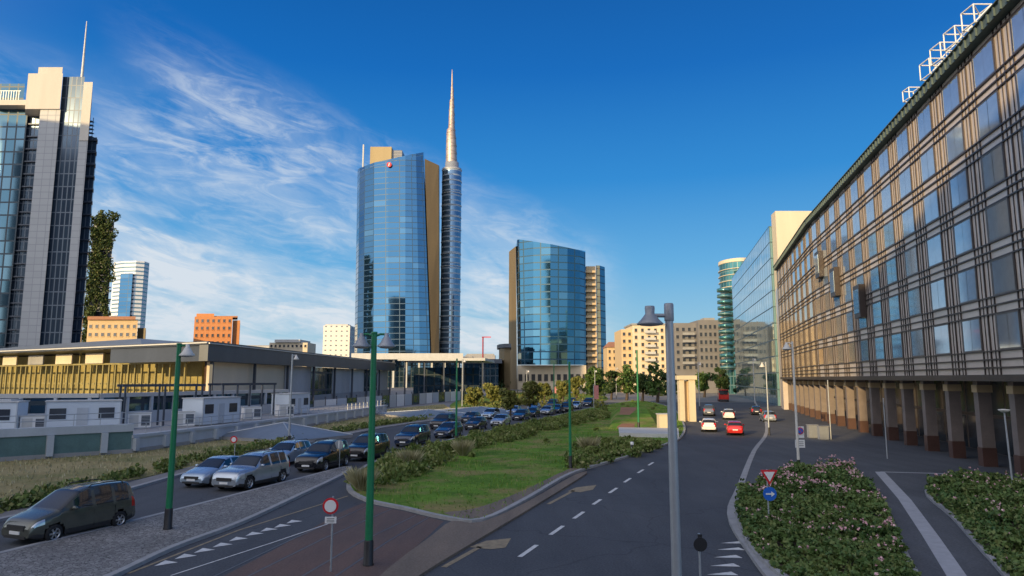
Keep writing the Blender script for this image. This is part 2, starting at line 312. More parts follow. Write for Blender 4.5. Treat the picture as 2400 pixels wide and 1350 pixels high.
sun=bpy.data.lights.new('sun','SUN'); sun.energy=5.; sun.angle=R(.5); sun.color=(1,.72,.35); so=bpy.data.objects.new('sun',sun); COL.objects.link(so); so.rotation_euler=SD.to_track_quat('Z','Y').to_euler()
scene.view_settings.view_transform='Standard'; scene.view_settings.look='None'; scene.view_settings.exposure=0
# ------------------------------------------------------------------ ground, roads, islands
def smooth(pts,k=4,closed=True):
    n=len(pts); out=[]
    for i in range(n if closed else n-1):
        g=lambda j:Vector(pts[j%n] if closed else pts[max(0,min(n-1,j))])
        a,b,c,d=g(i-1),g(i),g(i+1),g(i+2)
        for q in range(k):
            t=q/k; out.append(.5*((2*b)+(c-a)*t+(2*a-5*b+4*c-d)*t*t+(3*b-a-3*c+d)*t**3))
    if not closed: out.append(Vector(pts[-1]))
    return out
def sheet(name,pts,z,mat_,skirt=False):
    m=MB(); q=[Vector((p[0],p[1],z)) for p in pts]
    ar=sum(q[i].x*q[(i+1)%len(q)].y-q[(i+1)%len(q)].x*q[i].y for i in range(len(q)))
    if ar<0: q.reverse()
    m.face(q)
    if skirt:
        for i in range(len(q)):
            a,b=q[i],q[(i+1)%len(q)]; m.face([(a.x,a.y,-.05),(b.x,b.y,-.05),b,a])
    return struct(name,m,mat_)
def strip(pts,w,closed=True):
    n=len(pts); L=[];Rr=[]
    for i in range(n):
        a=Vector(pts[(i-1)%n] if closed or i>0 else pts[0]); b=Vector(pts[(i+1)%n] if closed or i<n-1 else pts[-1])
        t=(b-a); t.z=0; t.normalize(); nn=Vector((-t.y,t.x,0)); p=Vector(pts[i]); L.append(p+nn*w/2); Rr.append(p-nn*w/2)
    return L,Rr
def kerb(name,pts,z,w=.25,closed=True):
    L,Rr=strip(pts,w,closed); m=MB(); n=len(pts)
    for i in range(n if closed else n-1):
        j=(i+1)%n
        m.face([(L[i].x,L[i].y,z),(Rr[i].x,Rr[i].y,z),(Rr[j].x,Rr[j].y,z),(L[j].x,L[j].y,z)])
        for S in (L,Rr): m.face([(S[i].x,S[i].y,-.02),(S[j].x,S[j].y,-.02),(S[j].x,S[j].y,z),(S[i].x,S[i].y,z)])
    return struct(name,m,M['kerb'])
gp=lambda L,z=0:[G(x,y,z) for x,y in L]
m=MB(); m.face([(-5000,-3000,0),(5000,-3000,0),(5000,7000,0),(-5000,7000,0)]); struct('ground',m,M['ground'])
sheet('road',[(-60,-12),(60,-12),(70,120),(62,330),(20,330),(-10,150),(-10,105),(-20,74),(-24,48),(-29,36),(-60,6)],.004,M['road'])
I1=smooth(gp([(-80,1328),(0,1304),(200,1255),(400,1204),(700,1126),(812,1098),(808,1112),(700,1165),(560,1230),(400,1290),(240,1365),(60,1430),(-80,1490)]))
sheet('cobbled_island',I1,.12,M['cob'],True); kerb('kerb',I1,.135)
I2=smooth(gp([(818,1148),(832,1118),(880,1085),(1000,1047),(1150,1010),(1300,976),(1420,950),(1500,940),(1570,955),(1600,990),(1597,1025),(1545,1048),(1450,1078),(1340,1112),(1235,1172),(1130,1222),(1040,1216),(950,1195),(860,1175)]))
sheet('median',I2,.12,M['lawn'],True); kerb('kerb',I2,.14)
sheet('tram_bed',gp([(430,1400),(640,1290),(800,1200),(850,1180),(950,1200),(1040,1222),(1000,1260),(900,1345),(820,1400)]),.008,M['tram'])
sheet('brown_verge',smooth(gp([(830,1420),(920,1330),(1010,1262),(1060,1226),(1130,1228),(1240,1178),(1345,1117),(1375,1112),(1260,1185),(1120,1270),(990,1350),(900,1420)]),3),.09,M['earth'],True)
sheet('soil_patch',smooth(gp([(1040,1202),(1120,1190),(1230,1148),(1350,1092),(1470,1052),(1540,1040),(1450,1070),(1340,1106),(1235,1164),(1130,1214)],.12),3),.124,M['earth'])
PV=[(2000,1500),(1850,1400),(1765,1300),(1714,1210),(1735,1145),(1768,1060),(1797,1015),(1790,975),(1772,948),(1765,925)]
pvw=smooth(gp(PV),4,False)
sheet('pavement',pvw+[Vector((95,240,0)),Vector((80,20,0)),Vector((40,-10,0))],.12,M['pave'],True); kerb('kerb',pvw,.14,.35,False)
I3=smooth(gp([(1728,1185),(1742,1158),(1790,1142),(1860,1112),(1985,1112),(2060,1175),(2115,1290),(2150,1400),(1960,1440),(1850,1365),(1770,1295),(1733,1225)],.12))
I4=smooth(gp([(2172,1155),(2240,1132),(2400,1140),(2560,1160),(2640,1420),(2420,1400),(2330,1320),(2235,1215)],.12))
for I in (I3,I4):
    sheet('flower_bed_soil',I,.2,M['soil'],True); kerb('kerb',I,.24,.18)
FIELD=gp([(-300,1215),(0,1178),(330,1122),(560,1072),(760,1018),(950,982),(1060,962),(1040,948),(900,960),(720,995),(330,1058),(0,1082),(-300,1085)])
sheet('dry_field',FIELD,.05,M['dry'],True)
LK=smooth(gp([(-200,1268),(0,1222),(200,1178),(420,1116),(600,1070),(750,1033),(900,1003),(1020,985),(1150,962),(1300,938)]),3,False)
kerb('kerb',LK,.14,.3,False)
L,Rr=strip(LK,1.2,False); m=MB()
off=[p+(l-p)*2 for p,l in zip(LK,L)]
for i in range(len(LK)-1): m.face([(LK[i].x,LK[i].y,.12),(LK[i+1].x,LK[i+1].y,.12),(off[i+1].x,off[i+1].y,.12),(off[i].x,off[i].y,.12)])
struct('verge_path',m,M['ground'])
sheet('far_lawn',smooth(gp([(1080,962),(1200,946),(1350,936),(1420,940),(1400,925),(1250,920),(1120,930),(1060,945)]),3),.03,M['lawn'])
sheet('plaza',[(-30,175),(70,175),(90,420),(-60,420)],.02,M['ground'])
# markings
mk=MB()
def mline(m,a,b,w,z=.014):
    a=G(*a); b=G(*b); t=(b-a).normalized(); n_=Vector((-t.y,t.x,0))*w/2
    m.face([(p.x,p.y,z) for p in (a-n_,b-n_,b+n_,a+n_)])
for a,b in (((1218,1306),(1258,1278)),((1290,1254),(1320,1233)),((1345,1216),(1368,1200)),((1390,1183),(1408,1171)),((1428,1156),(1446,1144)),((1463,1131),(1478,1121)),((1495,1109),(1508,1101)),((1520,1091),(1531,1084))): mline(mk,a,b,.17)
for x,y in ((382,1322),(428,1306),(472,1292),(515,1279),(552,1265),(590,1253),(624,1243),(656,1234),(684,1224)):
    a=G(x,y); t=Vector((.42,.9,0)).normalized(); n_=Vector((-t.y,t.x,0))
    mk.face([tuple(Vector((p.x,p.y,.014))) for p in (a-t*.32-n_*.0,a+t*.32-n_*.3,a+t*.32+n_*.3)])
for x,y in ((1692,1345),(1698,1325),(1705,1305),(1712,1287),(1718,1272)):
    a=G(x,y); mk.face([(a.x-.5,a.y-.12,.014),(a.x+.45,a.y-.2,.014),(a.x+.35,a.y+.2,.014)])
mline(mk,(400,1350),(640,1272),.07); mline(mk,(640,1272),(770,1228),.07)
struct('road_markings',mk,M['mark'])
mk=MB()
mline(mk,(1040,1330),(1125,1282),.2); mk.face([(p[0],p[1],.014) for p in [G(1100,1283),G(1140,1268),G(1198,1262),G(1185,1284),G(1150,1288)]])
mline(mk,(1285,1182),(1345,1150),.2); mk.face([(p[0],p[1],.014) for p in [G(1330,1152),G(1350,1143),G(1398,1137),G(1390,1148),G(1360,1154)]])
mline(mk,(300,1345),(560,1243),.12); mline(mk,(560,1243),(815,1163),.12); mline(mk,(960,1352),(1240,1190),.12); mline(mk,(1240,1190),(1340,1128),.12)
struct('worn_yellow_markings',mk,M['ymark'])
mk=MB()
for L_ in ([(2062,1106),(2120,1170),(2180,1255),(2262,1380)],):
    q=gp(L_,.12); A,B=strip(q,.55,False)
    for i in range(len(q)-1): mk.face([(p.x,p.y,.126) for p in (A[i],B[i],B[i+1],A[i+1])])
q=gp([(2064,1106),(2310,1113)],.12); A,B=strip(q,.3,False); mk.face([(p.x,p.y,.1265) for p in (A[0],B[0],B[1],A[1])])
struct('pavement_line',mk,mat('pale_stone_line',(.36,.37,.39),.7,var=.2,sc=3))
mk=MB()
for a,b,c_ in (((560,1362),(760,1262),(930,1188)),((690,1362),(850,1268),(975,1208)),((770,1362),(905,1272),(1005,1213)),((480,1362),(690,1262),(880,1178))):
    mline(mk,a,b,.08,.012); mline(mk,b,c_,.08,.012)
struct('tram_rails',mk,M['rail'])
# ------------------------------------------------------------------ planting
def inside(p,poly):
    c=False; n=len(poly)
    for i in range(n):
        a,b=poly[i],poly[(i+1)%n]
        if (a.y>p.y)!=(b.y>p.y) and p.x<(b.x-a.x)*(p.y-a.y)/(b.y-a.y)+a.x: c=not c
    return c
def scatter(poly,n):
    xs=[p.x for p in poly]; ys=[p.y for p in poly]; out=[]
    while len(out)<n:
        p=Vector((rnd.uniform(min(xs),max(xs)),rnd.uniform(min(ys),max(ys)),0))
        if inside(p,poly): out.append(p)
    return out
def stuff(name,mb,mt_,label,cat,loc):
    o=mb.build(name,mt_,loc=loc); return tag(o,label,cat,kind='stuff')
def tuft(m,c,h,n,spread,wd=.03):
    for _ in range(n):
        a=rnd.uniform(0,2*pi); l=h*rnd.uniform(.6,1.1); dx=math.cos(a);dy=math.sin(a); k=spread*rnd.uniform(.1,1)
        b=Vector(c)+Vector((dx*k*.3,dy*k*.3,0)); t=b+Vector((dx*k,dy*k,l)); s=Vector((-dy,dx,0))*wd
        i=len(m.v); mid=b.lerp(t,.6)+Vector((0,0,l*.12)); m.v+=[tuple(b-s),tuple(b+s),tuple(mid+s*.8),tuple(t),tuple(mid-s*.8)]
        m.f.append((i,i+1,i+2,i+3,i+4)); m.uv.append(0); m.m.append(0); m.sm.append(False)
HP=gp([(824,1140),(850,1114),(930,1074),(1080,1035),(1250,995),(1418,962),(1428,980),(1300,1008),(1180,1040),(1050,1082),(940,1130),(860,1156)],.12)
m=MB()
for p in scatter(HP,260):
    h=rnd.uniform(.5,.95); r=rnd.uniform(.45,.85)
    m.leaves((p.x,p.y,.12+h*.45),(r,r,h*.55),70,.16,1.6,.45,.6); tuft(m,(p.x,p.y,.12),h*1.15,22,r*.8)
for p in scatter(I2,34):
    if p.y>40 and rnd.random()<.6: h=rnd.uniform(.25,.6); m.leaves((p.x,p.y,.12+h*.4),(h*.8,h*.8,h*.5),40,.15,1.5,.5,.6); tuft(m,(p.x,p.y,.12),h*1.2,24,h*.8)
stuff('hedge',m,M['hedge'],'bank of green shrubs and tall grasses along the left edge of the central median','hedge',HP[0])
gr=thing('ornamental_grass','','ornamental grass'); m=MB(); tuft(m,(0,0,0),1.2,420,.85,.02); m.build('blades',M['drygr'],gr)
pts=[(1085,1068,'pale feathery grass clump on the median, right of the thin green post in the hedge'),(848,1150,'rounded grass clump at the very tip of the median by the twin-headed green post'),(1380,1060,'pale grass clump behind the low shrubs at the end of the lawn'),(960,1098,'pale grass clump in the middle of the median hedge')]
for i,(x,y,l) in enumerate(pts):
    q=G(x,y,.12)
    if i==0: gr.location=q; gr['label']=l
    else: dup(gr,q,i*1.3,l)
m=MB()
for p in scatter(gp([(1330,1075),(1345,1045),(1430,1030),(1520,1040),(1545,1048),(1480,1072),(1400,1092),(1345,1104)],.12),70):
    m.leaves((p.x,p.y,.35),(.55,.55,.35),60,.17,1.5,.5,.5); tuft(m,(p.x,p.y,.12),.6,18,.5)
stuff('low_shrubs',m,M['hedge'],'low green shrubs at the pointed end of the lawn beside the road','shrubs',G(1440,1070,.12))
m=MB()
for p in scatter(I2,20000):
    hh=.09+.09*max(0,math.sin(p.x*.9+p.y*.35)+math.sin(p.x*.4-p.y*.6))
    tuft(m,(p.x,p.y,.12),hh,1,.1,.022)
stuff('lawn_grass',m,M['lawnb'],'short grass on the central median lawn','grass',G(1150,1150,.12))
m=MB()
Lh,_=strip(LK,4.4,False)
for i in range(len(LK)-1):
    a,b=Lh[i],Lh[i+1]; n=int((b-a).length*2.5)
    for k in range(n):
        p=a.lerp(b,rnd.random())+Vector((rnd.uniform(-1.0,.8),rnd.uniform(-.4,.4),0)); h=rnd.uniform(.3,.7)
        m.leaves((p.x,p.y,.05+h*.5),(.6,.6,h*.6),40,.17,1.5,.5,.6); tuft(m,(p.x,p.y,.05),h,14,.4)
stuff('roadside_hedge',m,M['hedge'],'rough low hedge between the dry field and the queue of cars','hedge',Lh[0])
m=MB()
for p in scatter(FIELD,6000): tuft(m,(p.x,p.y,.05),.2,1,.15,.03)
stuff('dry_grass',m,M['drygr'],'sparse dry grass on the tan field left of the road','dry grass',G(330,1090,.05))
def bed(I,nl,nb,lab,dirn):
    m=MB(); k=MB()
    far=max(p.y for p in I); near=min(p.y for p in I); x0=min(p.x for p in I); x1=max(p.x for p in I)
    for p in scatter(I,nl):
        f=(p.y-near)/(far-near); g=(p.x-x0)/(x1-x0)
        h=.16+.36*min(1,max(0,(f-.15)*1.3))+.18*math.sin(p.x*1.7+.4*p.y)+.15*math.sin(p.y*2.7+p.x)+rnd.uniform(-.06,.1); h=max(.08,h)
        z=.2+h*rnd.random()**.6; m.leaves((p.x,p.y,z),(.1,.1,.06),6,.11,1.3)
        if rnd.random()<nb*(.03+f*.45+g*.8) and math.sin(p.x*1.3+p.y*.9)+math.sin(p.x*2.9-p.y*1.7)+math.sin(p.x*.6+p.y*.5)>.25:
            k.leaves((p.x,p.y,.2+h*rnd.uniform(.9,1.2)),(.06,.06,.05),5,.072,1.,.5)
    stuff('rose_shrubs',m,M['rose'],'low rose bushes filling the flower bed '+lab,'rose bushes',I[0])
    stuff('rose_blossom',k,M['petal'],'pale pink blossoms over the flower bed '+lab,'blossoms',I[0])
bed(I3,9500,.34,'beside the road bend with the yield sign',0); bed(I4,6500,.13,'at the right edge of the pavement',0)
def tree(x,yb,yt,D,wpx,lab,mt_,group,n=1500):
    b=P(x,yb,D); b.z=0.; top=P(x,yt,D).z; r=wpx/2*D/F
    t=thing('tree',lab,'tree',b,group)
    m=MB(); h=top
    m.tube([b,b+Vector((.1*r,0,h*.3)),b+Vector((-.05*r,0,h*.6)),b+Vector((0,0,h*.85))],[.045*h,.032*h,.02*h,.006*h],7)
    for k in range(6):
        a=k*1.05+x; q=b+Vector((0,0,h*(.28+.07*k))); m.tube([q,q+Vector((math.cos(a)*r*.4,math.sin(a)*r*.4,h*.12)),q+Vector((math.cos(a)*r*.75,math.sin(a)*r*.75,h*.22))],[.016*h,.01*h,.003*h],5)
    m.build('trunk',M['bark'],t)
    m=MB(); rr=random.Random(int(x*7+D))
    nc=15
    for k in range(nc):
        a=rr.uniform(0,2*pi); q=rr.uniform(.1,.8)*r; z=h*rr.uniform(.26,.88); s=rr.uniform(.25,.48)*r*(1.15-.5*abs(z/h-.55))
        m.leaves((b.x+math.cos(a)*q,b.y+math.sin(a)*q,z),(s,s,s*.8),n//nc,max(.22,D*.0028),1.2,.6)
    m.build('crown',mt_,t); return t
# ------------------------------------------------------------------ far and middle buildings
def bld(name,label,x,D): return thing(name,label,'building',(P(x,880,D).x,D,0))
def rect(x0,x1,D,dep):
    a=P(x0,880,D); b=P(x1,880,D); k=0.
    if x1<620: k=(a.x+b.x)/2/D*dep*.97
    return [(a.x,D),(b.x,D),(b.x+k,D+dep),(a.x+k,D+dep)]
def pz(x,y,D): return P(x,y,D).z
def add_windows(parent,p0,p1,cols,z0,dz,rows,w_,h_,mats,name='window'):
    a=Vector((p0[0],p0[1],0)); b=Vector((p1[0],p1[1],0)); d=(b-a); L=d.length; d.normalize(); ang=math.atan2(d.y,d.x)
    m=MB(); m.box((0,0,0),(w_,.16,h_),m=1); m.box((0,-.1,0),(w_*.8,.06,h_*.82),m=0); m.box((0,-.12,-h_/2-.06),(w_*1.15,.3,.1),m=1)
    me=None; loc=parent.location
    for i in range(cols):
        for j in range(rows):
            p=a+d*(L*(i+.5)/cols); p.z=z0+dz*j
            if me is None: o=m.build(name,mats); me=o.data
            else: o=bpy.data.objects.new(name,me); COL.objects.link(o)
            o.parent=parent; o.location=p-loc; o.rotation_euler=(0,0,ang)
# tower with the spire
D=470
tA=bld('glass_tower','tall curved blue glass tower with red emblem and silver spire',930,D)
bot=[P(829,880,505),P(830,880,490),P(836,880,478),P(850,880,470),P(875,880,464),P(910,880,461),P(950,880,460),P(985,880,461),P(1010,880,463),P(1012,880,500)]
tpx=[(838,405,505),(838,404,490),(843,401,478),(855,396,470),(877,388,464),(910,381,461),(950,372,460),(975,367,461),(992,364,463),(994,364,500)]
top=[P(*q) for q in tpx]
bot=[Vector((p.x,p.y,8)) for p in bot]
m=MB(); m.loft(bot,top,nv=6); m.build('curtain_wall',M['gA'],tA)
m=MB(); m.loft([Vector((p.x,p.y,p.z+.1)) for p in top],[Vector((p.x,p.y,p.z+2.2)) for p in top],caps=False); m.build('parapet',M['gA'],tA)
m=MB(); m.loft([Vector((P(1013,880,466).x,464,8)),Vector((P(1029,880,468).x,468,8)),Vector((P(1031,880,510).x,510,8)),Vector((P(1001,880,510).x,510,8))],
  [Vector((P(996,374,466).x,464,pz(996,374,466))),Vector((P(1028,387,468).x,468,pz(1028,387,468))),Vector((P(1030,385,510).x,510,pz(1030,390,510))),Vector((P(997,385,510).x,510,pz(997,375,510)))],nv=3); m.build('stone_flank',M['brown'],tA)
m=MB(); q=rect(853,905,500,20); m.prism(q,pz(850,420,500),pz(850,344,500)); m.build('roof_block',M['roofbox'],tA)
m=MB(); q=rect(906,931,502,18); m.prism(q,pz(850,420,500),pz(850,350,500)); m.build('roof_louvre',M['lou'],tA)
a=P(852,342,497); m=MB(); m.box((a.x,497,(a.z+140)/2),(1.0,1.,a.z-138)); m.build('roof_post',M['palec'],tA)
c=P(1053.5,880,500); r=23.5*500/F
zc=pz(1053,400,500)
m=MB()
pts=[(c.x+r*math.cos(2*pi*k/40),c.y+r*math.sin(2*pi*k/40)) for k in range(40)]
m.prism(pts,8,zc); m.build('round_stair_tower',M['gC'],tA)
for k in range(17):
    m=MB(); z=14+(zc-14)*k/16; m.lathe([(r,z-.3),(r+.25,z-.3),(r+.25,z+.2),(r,z+.2)],(c.x,c.y,0),40)
    m.build('sun_fin',M['palec'],tA)
m=MB()
def ring(px0,px1,y): 
    z=pz(1055,y,500); x0=P(px0,y,500).x; x1=P(px1,y,500).x
    return [((x0+x1)/2+(x1-x0)/2*math.cos(2*pi*k/20),500+(x1-x0)/2*math.sin(2*pi*k/20),z) for k in range(20)]
SPR=((1044,1072,398),(1045,1071,372),(1045.5,1070,340),(1047,1067,305),(1051,1066,300),(1052,1065.5,270),(1054,1064.5,236),(1056,1064,232),(1057,1063,208),(1057.6,1062,204),(1058.2,1061.5,180),(1059.2,1060.4,163))
m.grid([ring(*q) for q in SPR],closed=True)
sp=m.build('spire',M['spire'],tA)
for k in range(22):
    y=392-k*9.2
    for (a0,b0,y0),(a1,b1,y1) in zip(SPR,SPR[1:]):
        if y1<=y<=y0: f=(y0-y)/(y0-y1+1e-6); x0,x1=a0+(a1-a0)*f,b0+(b1-b0)*f
    tl=(1 if k%2 else -1)*1.2; R0=ring(x0-.5,x1+.5,y); m=MB(); m.grid([[(p[0],p[1],p[2]+tl*math.cos(2*pi*j/20)-.35) for j,p in enumerate(R0)],[(p[0],p[1],p[2]+tl*math.cos(2*pi*j/20)+.35) for j,p in enumerate(R0)]],closed=True); m.build('spire_rib',M['spirerib'],sp)
m=MB(); m.lathe([(r*.98,0),(r*.99,1.2),(r*.7,1.3),(r*.7,6),(r*.6,6.1)],(c.x,c.y,zc),40); m.build('spire_crown',M['steel'],tA)
a=P(912,386,459.6); n_=MB(); n_.lathe([(0,.5),(1.7,.5),(1.7,0)],(a.x,a.y+.2,a.z),24,axis='y',sm=False); em=n_.build('emblem',M['red'],tA)
n_=MB(); n_.face([(a.x-.55,a.y-.4,a.z-1.1),(a.x+.05,a.y-.4,a.z-1.1),(a.x+.5,a.y-.4,a.z+1.1),(a.x-.1,a.y-.4,a.z+1.1)]); n_.build('emblem_stroke',M['white'],em)
m=MB(); m.prism([(P(822,880,440).x,440),(P(1085,880,440).x,440),(P(1085,880,520).x,520),(P(822,880,520).x,520)],pz(900,842,440),pz(900,828,440)); m.build('podium_canopy',M['palec'],tA)
for k in range(9):
    xx=P(832+k*30,880,446).x; box('column',(xx,446,pz(900,842,440)/2),(1.2,1.2,pz(900,842,440)),M['palec'],tA)
prism('podium',rect(835,1078,458,50),0,pz(900,846,458),M['gL'],tA)
# second tower
D=375
tB=bld('glass_tower','lower blue glass tower with curved top and stone base, right of the spire',1290,D)
bp=[(1213,378),(1222,371),(1250,366),(1290,364),(1330,366),(1360,370),(1374,376),(1374,400),(1213,400)]
tp=[(1212,562,378),(1217,561,371),(1250,566,366),(1290,572,364),(1330,580,366),(1360,587,370),(1372,591,376),(1372,588,400),(1209,575,400)]
m=MB(); m.loft([Vector((P(x,880,d_).x,d_,pz(x,855,d_))) for x,d_ in bp],[P(*q) for q in tp],nv=5); m.build('curtain_wall',M['gB'],tB)
m=MB(); m.loft([Vector((P(x,880,d_).x,d_,0)) for x,d_ in ((1192,386),(1212,378.4),(1212,402),(1192,402))],[P(*q) for q in ((1193,590,386),(1209,577,378.4),(1209,577,402),(1193,590,402))]); m.build('stone_flank',M['brown'],tB)
prism('stone_base',rect(1213,1374,372,28),0,pz(1290,856,372),M['cream'],tB)
for k in range(11):
    xx=P(1220+k*15,880,371).x; m=MB(); m.box((xx,371.7,pz(1290,885,371)),(2.0,.4,3.6)); m.build('base_opening',M['dark'],tB)
prism('balcony_wall',rect(1377,1400,384,20),0,pz(1388,624,384),M['tan'],tB)
prism('side_glass',[(P(1401,880,386).x,386),(P(1410,880,386).x,386.4),(P(1410,880,386).x,405),(P(1401,880,405).x,405)],0,pz(1410,622,386),M['gG'],tB)
prism('side_glass',[(P(1410.3,880,386).x,386.6),(P(1422,880,392).x,392),(P(1422,880,405).x,405),(P(1410.3,880,386).x,405)],0,pz(1410,622,386),M['gB'],tB)
for k in range(15):
    z=pz(1388,640+k*15,384); xx=P(1388,880,384).x; m=MB(); m.box((xx-.6,382.6,z),(5.6,3.,.35)); m.box((xx-.6,381.2,z+.6),(5.6,.12,.9)); m.build('balcony',M['tan'],tB)
# left tower (x values are its ground positions)
D=180
tL=bld('office_tower','tall pale tower with a dark glazed strip and rooftop mast, at the left edge',90,D)
prism('glass_wing',rect(-110,6,184,20),0,pz(30,250,184),M['gL'],tL)
prism('dark_bay',rect(4,38,185,20),0,pz(50,262,185),M['gLd'],tL)
for k in range(20):
    z=8+k*3.6; a=rect(4,38,184.3,3); m=MB(); m.prism(a,z,z+.35); m.build('balcony_slab',M['darkgrey'],tL)
prism('grey_pier',rect(36,86,180,20),0,pz(90,255,180),M['greyp'],tL)
prism('dark_glazed_strip',rect(85,139,181,20),0,pz(150,180,181),M['gLd'],tL)
prism('grey_pier',rect(138,160,179.5,20),0,pz(190,330,179.5),M['greyp'],tL)
prism('side_glazing',rect(159,182,183,20),0,pz(215,322,183),M['gLd'],tL)
for k in range(19):
    z=8+k*3.5; a=rect(160,184,182.2,3); m=MB(); m.prism(a,z,z+.35); m.build('balcony_slab',M['darkgrey'],tL)
a=rect(-2,84,179.6,22); m=MB(); m.prism(a,pz(90,255.2,179.6),pz(90,172,179.6)); m.build('crown_block',M['crown'],tL)
prism('crown_block',rect(22,82,180.5,15),pz(90,171.9,179.6),pz(90,154,179.6),M['crown'],tL)
prism('crown_block',rect(138,160,179.3,18),pz(190,329.8,179.5),pz(190,193,179.5),M['crown'],tL)
prism('roof_terrace',rect(-90,10,181,22),pz(30,246,181),pz(30,234,181),M['crown'],tL)
prism('roof_cabin',rect(-90,-8,190,12),pz(30,234,190),pz(30,196,190),M['gL'],tL)
m=MB()
for k in range(8): a=P(2+k*6,225,182); m.box((a.x,182,a.z),(.08,.08,3))
a=P(24,213,182); m.box((a.x,182,a.z),(6,.08,.08)); m.build('railing',M['steel'],tL)
m=MB(); a=P(189,200,183); b=P(197,50,183); m.tube([(a.x,183,a.z-8),(a.x+.2,183,a.z+4),(a.x+.2,183,b.z)],[.5,.35,.12],8); m.build('mast',M['lampwhite'],tL)
m=MB(); 
for k in range(5): a=P(213,285+k*9,184); m.box((a.x,184,a.z),(1.2,1.2,.15))
a=P(213,300,184); m.box((a.x-.5,184,a.z),(.12,.12,6)); m.box((a.x+.5,184,a.z),(.12,.12,6)); m.build('antenna_rack',M['darkgrey'],tL)
# planted tower
D=450
t=bld('planted_tower','dark tower with trees on its balconies, just right of the pale left tower',222,D)
prism('shaft',rect(190,240,D,20),0,pz(240,520,D),M['darkgrey'],t)
lm=MB()
for k in range(26):
    z=10+k*(pz(240,510,D)-10)/26; m=MB(); sh=((k*37)%5-2)*.7
    q=[(x+sh,y) for x,y in rect(188,242,D-3.,3.5)]; m.prism(q,z-.2,z+.2); m.build('balcony',M['grey'],t)
    wob=3.2*math.sin(k*.9)+1.5*math.sin(k*2.3)
    for q in range(11):
        xx=P(190,880,D).x+rnd.uniform(-2.,16.)+ (wob if rnd.random()<.5 else -wob*.5); lm.leaves((xx,D-3.8+rnd.uniform(-2.,.6),z+rnd.uniform(.2,3.2)),(rnd.uniform(1.6,2.8),1.8,rnd.uniform(1.4,3.2)),52,1.0,1.2,.45)
for q in range(14): lm.leaves((P(194,880,D).x+rnd.uniform(0,13),D+rnd.uniform(0,8),pz(240,510,D)+rnd.uniform(-1,3)),(2.4,2,rnd.uniform(2,5)),50,1.1,1.2,.5)
o=lm.build('balcony_planting',M['foliv'],t); o['kind']='stuff'
# pale curved tower, far
D=700
t=bld('curved_tower','pale curved tower with white floor bands behind the planted tower',292,D)
k0=P(292,880,D).x/D
sk=lambda L_:[(P(x,880,D).x+dd*k0*.97,D+dd) for x,dd in L_]
m=MB(); m.prism(sk(((246,8),(272,0),(300,-2),(320,2),(332,12),(332,40),(246,40))),0,pz(308,612,D)); m.build('facade',M['gW'],t)
m=MB(); m.prism(sk(((265,-2.6),(294,-4.6),(294,4),(265,4))),0,pz(300,642,D)); m.build('dark_glass_bay',M['gA'],t)
# smaller buildings
t=bld('apartment_block','low orange-brown block with terraces at the foot of the pale left tower',268,260)
q=rect(196,314,260,20); prism('wall',q,0,pz(260,750,260),M['tan'],t); prism('side_wing',rect(315,334,262,20),0,pz(260,768,260),M['brown'],t); prism('roof',rect(194,308,259,22),pz(260,749.7,260),pz(260,742,260),M['tile'],t)
add_windows(t,q[0],q[1],8,pz(260,765,260),-3.1,2,1.3,1.5,[M['winfar'],M['tan']])
t=bld('apartment_block','bright orange brick block with stepped roof above the station roof',506,300)
q=rect(448,538,300,18); prism('wall',q,0,pz(506,742,300),M['orange'],t); prism('side_wing',rect(539,556,302,20),0,pz(506,750,300),M['orange'],t); prism('roof_storey',rect(452,494,304,12),pz(506,741.6,300),pz(506,733,300),M['orange'],t); prism('roof_slab',rect(494,550,305,12),pz(506,741.6,300),pz(506,738,300),M['tile'],t)
add_windows(t,q[0],q[1],7,pz(506,752,300),-3.2,4,1.2,1.6,[M['winfar'],M['orange']])
t=bld('office_slab','pale gridded slab block between the station roof and the spire tower',788,520); prism('facade',rect(754,817,520,18),0,pz(788,763,520),M['wslab'],t); prism('roof_plant',rect(758,812,524,10),pz(788,762.6,520),pz(788,759,520),M['palec'],t)
t=bld('low_block','small pale rooftop block just behind the long station roof',674,330); prism('wall',rect(628,718,330,14),0,pz(674,803,330),M['cream'],t); prism('roof',rect(640,700,329,17),pz(674,802.6,330),pz(674,796,330),M['palec'],t)
q=rect(628,718,330,14); add_windows(t,q[0],q[1],9,pz(674,811,330),-3,1,1.2,1.4,[M['winfar'],M['cream']])
t=bld('apartment_block','sunlit tan apartment block with balconies, left of the grey one',1512,300)
q=rect(1458,1484,300,20); prism('wall',q,0,pz(1470,772,300),M['tan'],t); add_windows(t,q[0],q[1],2,pz(1470,783,300),-3.1,6,1.4,1.7,[M['winfar'],M['tan']])
q=rect(1485,1562,298,20); prism('wall',q,0,pz(1470,762,298),M['cream'],t); prism('roof',rect(1483,1564,297.5,21),pz(1470,761.8,298),pz(1470,758,298),M['grey'],t); add_windows(t,q[0],q[1],5,pz(1470,774,298),-3.1,7,1.3,1.7,[M['winfar'],M['tan']])
for j in range(6): 
    m=MB(); a=P(1523,780+j*16.5,297); m.box((a.x,296.3,a.z),(4.6,1.8,.2)); m.box((a.x,295.5,a.z+.5),(4.6,.1,.9)); m.build('balcony',M['palec'],t)
t=bld('apartment_block','grey apartment block with stepped roof between the tan block and the teal round tower',1635,290)
q=rect(1584,1640,290,20); prism('wall',q,0,pz(1600,757,290),M['greyst'],t); add_windows(t,q[0],q[1],4,pz(1600,772,290),-3.2,6,1.4,1.7,[M['winfar'],M['greyst']])
q=rect(1641,1696,286,20); prism('wall',q,0,pz(1600,750,286),M['greyst'],t); add_windows(t,q[0],q[1],5,pz(1600,766,286),-3.2,6,1.2,1.9,[M['winfar'],M['greyst']])
prism('link',rect(1564,1583,302,18),0,pz(1570,765,302),M['greyst'],t)
